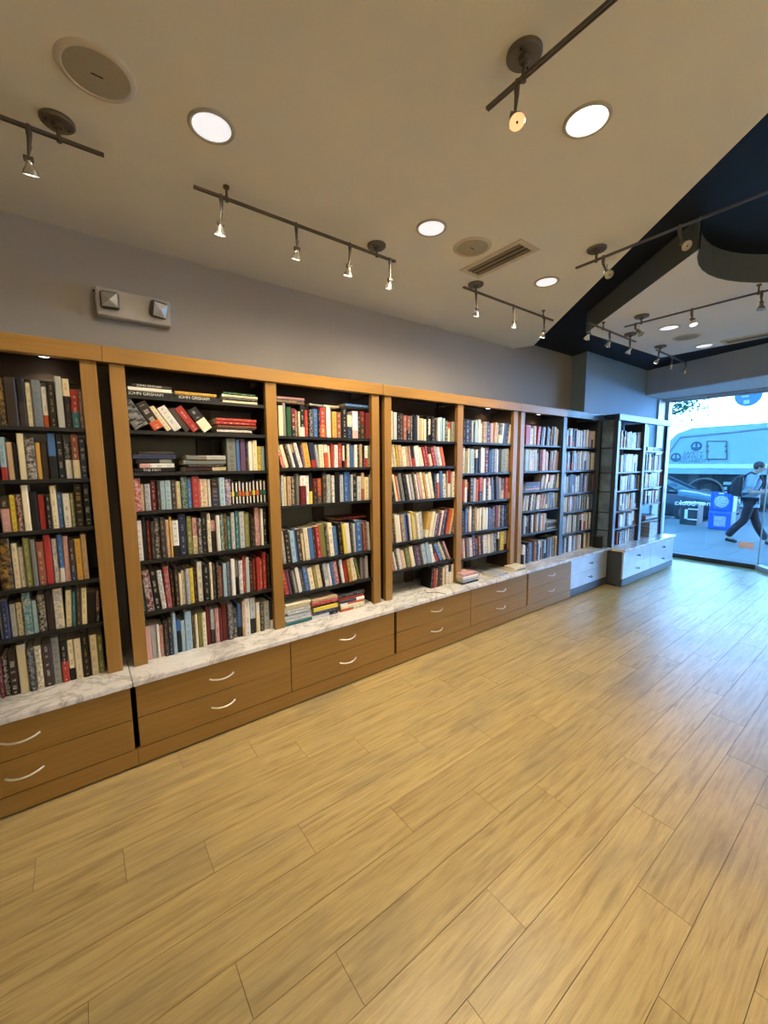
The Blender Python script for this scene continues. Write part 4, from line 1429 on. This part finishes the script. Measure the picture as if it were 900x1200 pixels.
for y, hw0, hw1, zt_ in ((1.25, 0.80, 0.78, 0.98), (2.05, 0.84, 0.62, 1.40), (2.5, 0.84, 0.60, 1.45), (3.2, 0.84, 0.60, 1.43), (4.15, 0.78, 0.70, 1.02)):
    secs.append([(15.5 - hw0, CY + y, ZR + 0.94), (15.5 - hw1, CY + y, ZR + zt_ - 0.03), (15.5, CY + y, ZR + zt_), (15.5 + hw1, CY + y, ZR + zt_ - 0.03), (15.5 + hw0, CY + y, ZR + 0.94)])
loft(secs, M_carglass, 'greenhouse', car)
MB().prism([(14.92, CY + 2.0), (16.08, CY + 2.0), (16.08, CY + 3.25), (14.92, CY + 3.25)], 2, ZR + 1.425, ZR + 1.47).build('roof', M_car, car, bev=0.02)
for sx in (-1, 1):
    MB().tube([(15.5 + sx * 0.79, CY + 1.25, ZR + 0.97), (15.5 + sx * 0.61, CY + 2.05, ZR + 1.40)], 0.035, 6).build('pillar', M_car, car)
    MB().box(15.5 + sx * 0.95 - 0.05, 15.5 + sx * 0.95 + 0.05, CY + 1.55, CY + 1.68, ZR + 0.95, ZR + 1.08).build('mirror', M_car, car, bev=0.015)
    MB().box(15.5 + sx * 0.62 - 0.14, 15.5 + sx * 0.62 + 0.14, CY + 0.02, CY + 0.14, ZR + 0.56, ZR + 0.68).build('headlight', M_emlens, car, bev=0.02)
    for y in (0.95, 3.65):
        w = MB().lathe([(0.0, -0.01), (0.20, -0.01), (0.22, 0.0), (0.31, 0.0), (0.33, 0.03), (0.33, 0.2)], (15.5 + sx * 0.93, CY + y, ZR + 0.33), 24, axis=(-sx, 0, 0)).build('wheel', M_tyre, car, smooth=True)
        MB().lathe([(0.0, -0.03), (0.05, -0.025), (0.19, -0.011)], (15.5 + sx * 0.93, CY + y, ZR + 0.33), 16, axis=(-sx, 0, 0)).build('hubcap', M_gun, w, smooth=True)
MB().box(14.92, 16.08, CY - 0.03, CY + 0.08, ZR + 0.30, ZR + 0.44).build('bumper', M_car, car, bev=0.03)

# newspaper box
M_nb = plain('blue_plastic', (0.02, 0.10, 0.50, 1), 0.4, 0, 0.5, 0.04, 3)
g0 = bp(829.5, 619, 2, ZW)
g1 = bp(855, 622, 2, ZW)
nx, ny = g0.x - 0.05, (g0.y + g1.y) / 2
nw = abs(g0.y - g1.y) / 2
nb = empty('newspaper_box', (nx + 0.2, ny, ZW))
tag(nb, 'blue newspaper box standing on the pavement beside the walking person', 'newspaper box')
MB().prism([(nx, ZW), (nx + 0.42, ZW), (nx + 0.42, ZW + 0.88), (nx + 0.06, ZW + 0.95), (nx + 0.03, ZW + 0.46), (nx, ZW + 0.42)], 1, ny - nw, ny + nw).build('body', M_nb, nb, bev=0.012)
dr = MB().box(nx + 0.010, nx + 0.034, ny - nw + 0.05, ny + nw - 0.05, ZW + 0.48, ZW + 0.90).build('door', M_nb, nb, bev=0.006)
MB().box(nx + 0.002, nx + 0.010, ny - nw + 0.11, ny + nw - 0.10, ZW + 0.54, ZW + 0.86).build('window', plain('newsprint_window', (0.10, 0.16, 0.24, 1), 0.3, 0, 0.5, 0.5, 30), dr)
MB().lathe([(0.0, 0.006), (0.09, 0.006), (0.12, 0.002), (0.145, 0.0)], (nx + 0.002, ny - 0.01, ZW + 0.71), 20, axis=(-1, 0, 0)).build('front_page', plain('front_page', (0.45, 0.48, 0.45, 1), 0.6, 0, 0.3, 0.6, 40), dr)
MB().box(nx - 0.012, nx + 0.002, ny - 0.05, ny + 0.05, ZW + 0.90, ZW + 0.925).build('pull', M_truck2, dr, bev=0.003)
MB().box(nx - 0.004, nx, ny - nw + 0.10, ny + nw - 0.12, ZW + 0.08, ZW + 0.34).build('poster', plain('pale_poster', (0.38, 0.40, 0.52, 1), 0.6, 0, 0.3, 0.3, 12), nb)
MB().box(nx + 0.10, nx + 0.36, ny - nw - 0.003, ny - nw, ZW + 0.46, ZW + 0.80).build('side_poster', plain('green_poster', (0.35, 0.52, 0.40, 1), 0.6, 0, 0.3, 0.4, 14), nb)

# dark box beside it
g0, g1 = bp(796, 614, 2, ZW), bp(819, 615, 2, ZW)
bx = empty('planter_box', (g0.x + 0.25, (g0.y + g1.y) / 2, ZW))
tag(bx, 'low dark box on the pavement left of the blue newspaper box', 'box')
MB().box(g0.x, g0.x + 0.5, g1.y, g0.y, ZW, ZW + 0.58).build('body', M_chassis, bx, bev=0.015)
MB().box(g0.x - 0.02, g0.x + 0.52, g1.y - 0.02, g0.y + 0.02, ZW + 0.54, ZW + 0.60).build('rim', plain('pale_rim', (0.30, 0.33, 0.36, 1), 0.5), bx, bev=0.008)
cyb = (g0.y + g1.y) / 2
MB().box(g0.x - 0.006, g0.x, cyb + 0.02, cyb + 0.09, ZW + 0.16, ZW + 0.42).build('label_panel', M_truck2, bx)
for z in (0.14, 0.42):
    MB().box(g0.x - 0.006, g0.x, cyb - 0.20, cyb + 0.02, ZW + z, ZW + z + 0.03).build('label_bar', M_truck2, bx)

# building across the street
M_fac = painted('white_stucco', (0.86, 0.86, 0.84, 1))
M_win = plain('far_window_glass', (0.30, 0.42, 0.45, 1), 0.1, 0.1, 0.8, 0.05)
bd = empty('building', (30, 3, ZW))
tag(bd, 'white stucco building across the street behind the truck', 'building')
MB().box(29.0, 37, -26, 26, ZW, 7.8).build('wall', M_fac, bd)
MB().box(28.8, 37, -26, 26, 7.8, 8.05).build('roof_edge', M_fac, bd)
for k in range(-2, 5):
    y0, y1 = bp(834, 480, 0, 29).y + k * 3.2, bp(790, 480, 0, 29).y + k * 3.2
    w = MB().box(28.93, 29.0, y0, y1, 3.75, 6.2).build('window', M_frame, bd)
    for j in range(3):
        a = y0 + 0.06 + (y1 - y0 - 0.06) * j / 3
        MB().box(28.91, 28.935, a, a + (y1 - y0 - 0.06) / 3 - 0.06, 3.83, 6.12).build('pane', M_win, w)
    MB().box(28.85, 29.0, y0 - 0.05, y1 + 0.05, 3.66, 3.75).build('ledge', M_fac, bd)

# street tree, its crown hanging in front of the upper left of the window
tt = empty('street_tree', (13.6, 3.4, ZW))
tag(tt, 'leafy street tree whose branches hang at the top of the window', 'tree')
M_bark = plain('bark', (0.06, 0.05, 0.04, 1), 0.9)
M_leaf = plain('leaf', (0.05, 0.12, 0.05, 1), 0.6, 0, 0.3, 0.3, 3)
mb = MB()
mb.tube([(13.6, 3.4, ZW), (13.55, 3.35, 1.2), (13.4, 3.1, 2.3), (13.2, 2.7, 3.2), (13.0, 2.3, 4.4)], [0.14, 0.12, 0.10, 0.08, 0.04], 8)
mb.build('trunk', M_bark, tt, smooth=True)
br = [[(13.4, 3.1, 2.3), (12.9, 2.2, 2.75), (12.6, 1.65, 3.0), (12.5, 1.1, 3.25)], [(13.2, 2.7, 3.0), (12.8, 1.9, 3.3), (12.5, 1.2, 3.5), (12.4, 0.6, 3.6)], [(12.9, 2.2, 2.75), (12.6, 1.75, 2.80), (12.45, 1.3, 2.95)], [(13.2, 2.7, 3.2), (13.6, 1.8, 3.9), (13.7, 1.0, 4.3)]]
for b in br:
    MB().tube(b, [0.045, 0.03, 0.018, 0.008][:len(b)], 6).build('branch', M_bark, tt, smooth=True)
rs = random.Random(5)
mb = MB()
for b in br:
    for _ in range(260):
        t = rs.random() ** 0.7 * (len(b) - 1)
        i = min(int(t), len(b) - 2)
        p = Vector(b[i]).lerp(Vector(b[i + 1]), t - i) + Vector((rs.gauss(0, 0.16), rs.gauss(0, 0.20), rs.gauss(0.05, 0.13)))
        a, n_ = Vector((rs.gauss(0, 1), rs.gauss(0, 1), rs.gauss(0, 1))).normalized(), Vector((rs.gauss(0, 1), rs.gauss(0, 1), rs.gauss(0, 1)))
        c = a.cross(n_).normalized()
        s_ = rs.uniform(0.03, 0.055)
        mb.add([p - a * s_, p + c * s_ * 0.5, p + a * s_, p - c * s_ * 0.5], [(0, 1, 2, 3)])
tag(mb.build('foliage', M_leaf, tt), kind='stuff')

# round hanging sign outside, just below the window head
sg = empty('hanging_sign', (8.6, -0.53, 2.66))
tag(sg, 'round blue sign hanging outside at the top of the window', 'sign')
MB().lathe([(0.0, -0.012), (0.165, -0.012), (0.172, 0.0), (0.165, 0.012), (0.0, 0.012)], (8.6, -0.53, 2.585), 36, axis=(-1, 0, 0)).build('disc', plain('blue_sign', (0.10, 0.28, 0.52, 1), 0.4), sg)
M_sgl = plain('pale_sign_marks', (0.60, 0.72, 0.78, 1), 0.5)
for y, z, w, h in ((-0.45, 2.63, 0.05, 0.05), (-0.52, 2.63, 0.06, 0.05), (-0.60, 2.63, 0.06, 0.05), (-0.50, 2.57, 0.09, 0.025), (-0.52, 2.48, 0.07, 0.06)):
    MB().box(8.584, 8.588, y - w / 2, y + w / 2, z - h / 2, z + h / 2).build('sign_mark', M_sgl, sg)
MB().tube([(8.6, -0.53, 2.75), (8.6, -0.53, 3.4)], 0.008, 6).build('rod', M_gun, sg)
MB().tube([(7.79, -0.53, 3.4), (8.75, -0.53, 3.4)], 0.015, 8).build('bracket', M_gun, sg)
for y, z0 in ((0.14, 2.44), (-0.283, 2.44), (-0.733, 2.50)):
    k_ = empty('ceiling_hook', (7.6, y, 2.52))
    tag(k_, {0.14: 'small wire hook under the window head nearest the bookcase', -0.283: 'small wire hook under the window head, middle of three', -0.733: 'small wire hook under the window head before the round sign'}[y], 'hook')
    MB().box(7.57, 7.63, y - 0.03, y + 0.03, 2.515, 2.527).build('plate', M_gun, k_)
    MB().tube([(7.6, y, 2.515), (7.6, y, z0 + 0.02), (7.6, y + 0.015, z0), (7.6, y + 0.03, z0 + 0.012)], 0.005, 6).build('wire', M_gun, k_)

# ------------------------------------------------------------------ the passer-by
M_skin = plain('skin', (0.46, 0.30, 0.22, 1), 0.55, 0, 0.3, 0.03)
M_shirt = plain('blue_grey_shirt', (0.33, 0.40, 0.48, 1), 0.85, 0, 0.2, 0.08, 20)
M_trous = plain('dark_trousers', (0.025, 0.027, 0.035, 1), 0.85, 0, 0.2, 0.1)
M_shoe = plain('black_shoe', (0.012, 0.012, 0.014, 1), 0.5)
M_hair = plain('dark_hair', (0.02, 0.016, 0.014, 1), 0.6)
M_pack = plain('dark_backpack', (0.02, 0.022, 0.03, 1), 0.75)


def skin_mesh(name, joints, bones, mat, root, parent=None, sub=2):
    """joints: name -> (pos, radius x, radius y)"""
    names = list(joints)
    me = bpy.data.meshes.new(name)
    me.from_pydata([joints[n_][0] for n_ in names], [(names.index(a), names.index(b)) for a, b in bones], [])
    o = bpy.data.objects.new(name, me)
    col.objects.link(o)
    o.modifiers.new('skin', 'SKIN')
    sl = me.skin_vertices[0] if me.skin_vertices else None
    if sl is None:
        bpy.context.view_layer.objects.active = o
        bm = bmesh.new()
        bm.from_mesh(me)
        bm.verts.layers.skin.verify()
        bm.to_mesh(me)
        bm.free()
        sl = me.skin_vertices[0]
    for i, n_ in enumerate(names):
        rr = joints[n_][1]
        sl.data[i].radius = (rr, rr) if not hasattr(rr, '__len__') else rr
        sl.data[i].use_root = (n_ == root)
    s_ = o.modifiers.new('sub', 'SUBSURF')
    s_.levels = s_.render_levels = sub
    dg = bpy.context.evaluated_depsgraph_get()
    me2 = bpy.data.meshes.new_from_object(o.evaluated_get(dg))
    bpy.data.objects.remove(o)
    me2.materials.clear()
    me2.materials.append(mat)
    me2.polygons.foreach_set('use_smooth', [True] * len(me2.polygons))
    return me2


def person():
    # local: walks towards +x, +y is his left, feet at z = 0; about 1.72 m tall
    J = {'pelvis': ((0, 0, 0.93), 0.13), 'waist': ((0.0, 0, 1.08), 0.12), 'chest': ((0.02, 0, 1.28), 0.14), 'collar': ((0.03, 0, 1.42), 0.085), 'neck': ((0.06, 0, 1.49), 0.055),
         'skull': ((0.105, 0, 1.575), 0.078), 'crown': ((0.11, 0, 1.655), 0.066), 'face': ((0.165, 0, 1.555), 0.045), 'nose': ((0.205, 0, 1.565), 0.014)}
    B = [('pelvis', 'waist'), ('waist', 'chest'), ('chest', 'collar'), ('collar', 'neck'), ('neck', 'skull'), ('skull', 'crown'), ('skull', 'face'), ('face', 'nose')]
    legs = {'L': [(0.10, 0.02, 0.50), (0.30, 0.0, 0.10), (0.42, 0.0, 0.035)], 'R': [(-0.06, 0.0, 0.50), (-0.31, 0.0, 0.13), (-0.18, 0.0, 0.035)]}
    arms = {'L': [(0.06, 0.03, 1.10), (0.27, -0.02, 1.12)], 'R': [(-0.02, 0.03, 1.08), (0.24, 0.05, 1.10)]}
    for s, k in (('L', 1), ('R', -1)):
        J['hip' + s] = ((0, 0.09 * k, 0.88), 0.095)
        kn, an, to = legs[s]
        J['knee' + s] = ((kn[0], 0.10 * k, kn[2]), 0.058)
        J['calf' + s] = (((kn[0] * 0.6 + an[0] * 0.4) - 0.02, 0.10 * k, kn[2] * 0.6 + an[2] * 0.4), 0.056)
        J['ankle' + s] = ((an[0], 0.10 * k, an[2]), 0.038)
        J['toe' + s] = ((to[0], 0.11 * k, to[2]), 0.032)
        B += [('pelvis', 'hip' + s), ('hip' + s, 'knee' + s), ('knee' + s, 'calf' + s), ('calf' + s, 'ankle' + s), ('ankle' + s, 'toe' + s)]
        el_, wr = arms[s]
        J['shoulder' + s] = ((0.02, 0.185 * k, 1.39), 0.062)
        J['elbow' + s] = ((el_[0], 0.23 * k, el_[2]), 0.042)
        J['wrist' + s] = ((wr[0], 0.15 * k, wr[2]), 0.026)
        J['palm' + s] = ((wr[0] + 0.07, 0.12 * k, wr[2] + 0.01), 0.030)
        B += [('collar', 'shoulder' + s), ('shoulder' + s, 'elbow' + s), ('elbow' + s, 'wrist' + s), ('wrist' + s, 'palm' + s)]
        for fi, (dy, ln) in enumerate(((-0.028, 0.060), (-0.010, 0.072), (0.010, 0.068), (0.028, 0.052))):
            b0 = Vector(J['palm' + s][0])
            J['knuckle%d%s' % (fi, s)] = (tuple(b0 + Vector((0.045, dy, 0.0))), 0.010)
            J['tip%d%s' % (fi, s)] = (tuple(b0 + Vector((0.045 + ln * 0.6, dy * 0.9, 0.028))), 0.008)
            B += [('palm' + s, 'knuckle%d%s' % (fi, s)), ('knuckle%d%s' % (fi, s), 'tip%d%s' % (fi, s))]
        b0 = Vector(J['palm' + s][0])
        J['thumb' + s] = (tuple(b0 + Vector((0.02, -0.04 * k, 0.03))), 0.010)
        J['thumbtip' + s] = (tuple(b0 + Vector((0.06, -0.045 * k, 0.045))), 0.009)
        B += [('palm' + s, 'thumb' + s), ('thumb' + s, 'thumbtip' + s)]
    g = bp(872, 637, 2, ZW)
    MW = Matrix.Translation((g.x, g.y - 0.03, ZW)) @ Matrix.Rotation(R_(-82), 4, 'Z')
    me = skin_mesh('person', J, B, M_skin, 'pelvis')
    o = bpy.data.objects.new('person', me)
    o.matrix_world = MW
    col.objects.link(o)
    tag(o, 'person in grey-blue t-shirt and dark trousers walking past with head bowed', 'person')

    def wear(name, joints, bones, mat, root, extra=None):
        me = skin_mesh(name, joints, bones, mat, root)
        c = bpy.data.objects.new(name, me)
        col.objects.link(c)
        c.parent = o
        return c

    def grow(n_, k, add=0.012):
        return (J[n_][0], J[n_][1] * k + add)
    S = {n_: grow(n_, 1.0, 0.022) for n_ in ('pelvis', 'waist', 'chest', 'collar')}
    S['hem'] = ((0, 0, 0.90), 0.155)
    SB = [('hem', 'pelvis'), ('pelvis', 'waist'), ('waist', 'chest'), ('chest', 'collar')]
    for s in 'LR':
        S['shoulder' + s] = grow('shoulder' + s, 1.0, 0.018)
        a, b = Vector(J['shoulder' + s][0]), Vector(J['elbow' + s][0])
        S['sleeve' + s] = (tuple(a.lerp(b, 0.75)), 0.070)
        SB += [('collar', 'shoulder' + s), ('shoulder' + s, 'sleeve' + s)]
    wear('t_shirt', S, SB, M_shirt, 'pelvis')
    T = {'pelvis': ((0, 0, 0.93), 0.140)}
    TB = []
    for s in 'LR':
        for n_, ad in (('hip', 0.018), ('knee', 0.020), ('calf', 0.022), ('ankle', 0.034)):
            T[n_ + s] = grow(n_ + s, 1.0, ad)
        TB += [('pelvis', 'hip' + s), ('hip' + s, 'knee' + s), ('knee' + s, 'calf' + s), ('calf' + s, 'ankle' + s)]
    wear('trousers', T, TB, M_trous, 'pelvis')
    for s in 'LR':
        a, t = Vector(J['ankle' + s][0]), Vector(J['toe' + s][0])
        K = {'heel': (tuple(a + Vector((-0.03, 0, -0.055))), 0.040), 'mid': (tuple(a.lerp(t, 0.5) + Vector((0, 0, -0.015))), 0.044), 'toe': (tuple(t + Vector((0.05, 0, 0.002))), 0.034)}
        wear('shoe', K, [('heel', 'mid'), ('mid', 'toe')], M_shoe, 'mid')
    prof = [(0.0, 0.098)] + [(0.083 * math.cos(R_(a_)), 0.098 * math.sin(R_(a_))) for a_ in range(80, -31, -10)]
    hm_ = MB().lathe(prof, (0, 0, 0), 18)
    hm_.xf(Matrix.Translation((0.085, 0, 1.612)) @ Matrix.Rotation(R_(-24), 4, 'Y') @ Matrix.Scale(1.12, 4, (1, 0, 0)))
    hr = hm_.build('hair', M_hair, None, smooth=True)
    hr.parent = o
    for k in (-1, 1):
        mb = MB().lathe([(0.0, 0.0), (0.012, 0.004), (0.020, 0.0)], (0.095, 0.078 * k, 1.57), 10, axis=(0, k, 0))
        e = mb.build('ear', M_skin, None, smooth=True)
        e.parent = o
        mb = MB().lathe([(0.0, 0.004), (0.006, 0.003), (0.009, 0.0)], (0.196, 0.028 * k, 1.59), 8, axis=(1, 0, 0))
        e = mb.build('eye', M_letter_d, None, smooth=True)
        e.parent = o
    mb = MB().box(0.196, 0.206, -0.018, 0.018, 1.533, 1.539)
    e = mb.build('mouth', plain('lips', (0.30, 0.13, 0.11, 1), 0.5), None)
    e.parent = o
    # backpack on the back: its own thing
    bpk = empty('backpack', (0, 0, 0))
    bpk.matrix_world = MW
    tag(bpk, 'dark backpack worn by the person walking past the window', 'backpack')
    mb = MB().prism([(-0.14, 1.00), (-0.16, 0.98), (-0.30, 1.00), (-0.33, 1.10), (-0.31, 1.30), (-0.24, 1.41), (-0.15, 1.43), (-0.14, 1.40)], 1, -0.15, 0.15)
    c = mb.build('sack', M_pack, None, bev=0.03, smooth=True)
    c.parent = bpk
    mb = MB().prism([(-0.31, 1.02), (-0.38, 1.05), (-0.38, 1.20), (-0.31, 1.24)], 1, -0.11, 0.11)
    c = mb.build('pocket', M_pack, None, bev=0.02, smooth=True)
    c.parent = bpk
    for k in (-1, 1):
        mb = MB().tube([(-0.14, 0.10 * k, 1.40), (-0.02, 0.13 * k, 1.49), (0.12, 0.135 * k, 1.42), (0.175, 0.13 * k, 1.30), (0.12, 0.145 * k, 1.12), (-0.12, 0.13 * k, 1.03)], 0.018, 8)
        c = mb.build('strap', M_pack, None, smooth=True)
        c.parent = bpk
    # phone held in front
    mb = MB().box(-0.037, 0.037, -0.004, 0.004, -0.075, 0.075)
    mb.xf(MW @ Matrix.Translation((0.345, 0.0, 1.16)) @ Matrix.Rotation(R_(90), 4, 'Z') @ Matrix.Rotation(R_(-35), 4, 'X'))
    tag(mb.build('phone', M_dark, None, bev=0.003), 'dark phone held up by the person walking past', 'phone')


person()
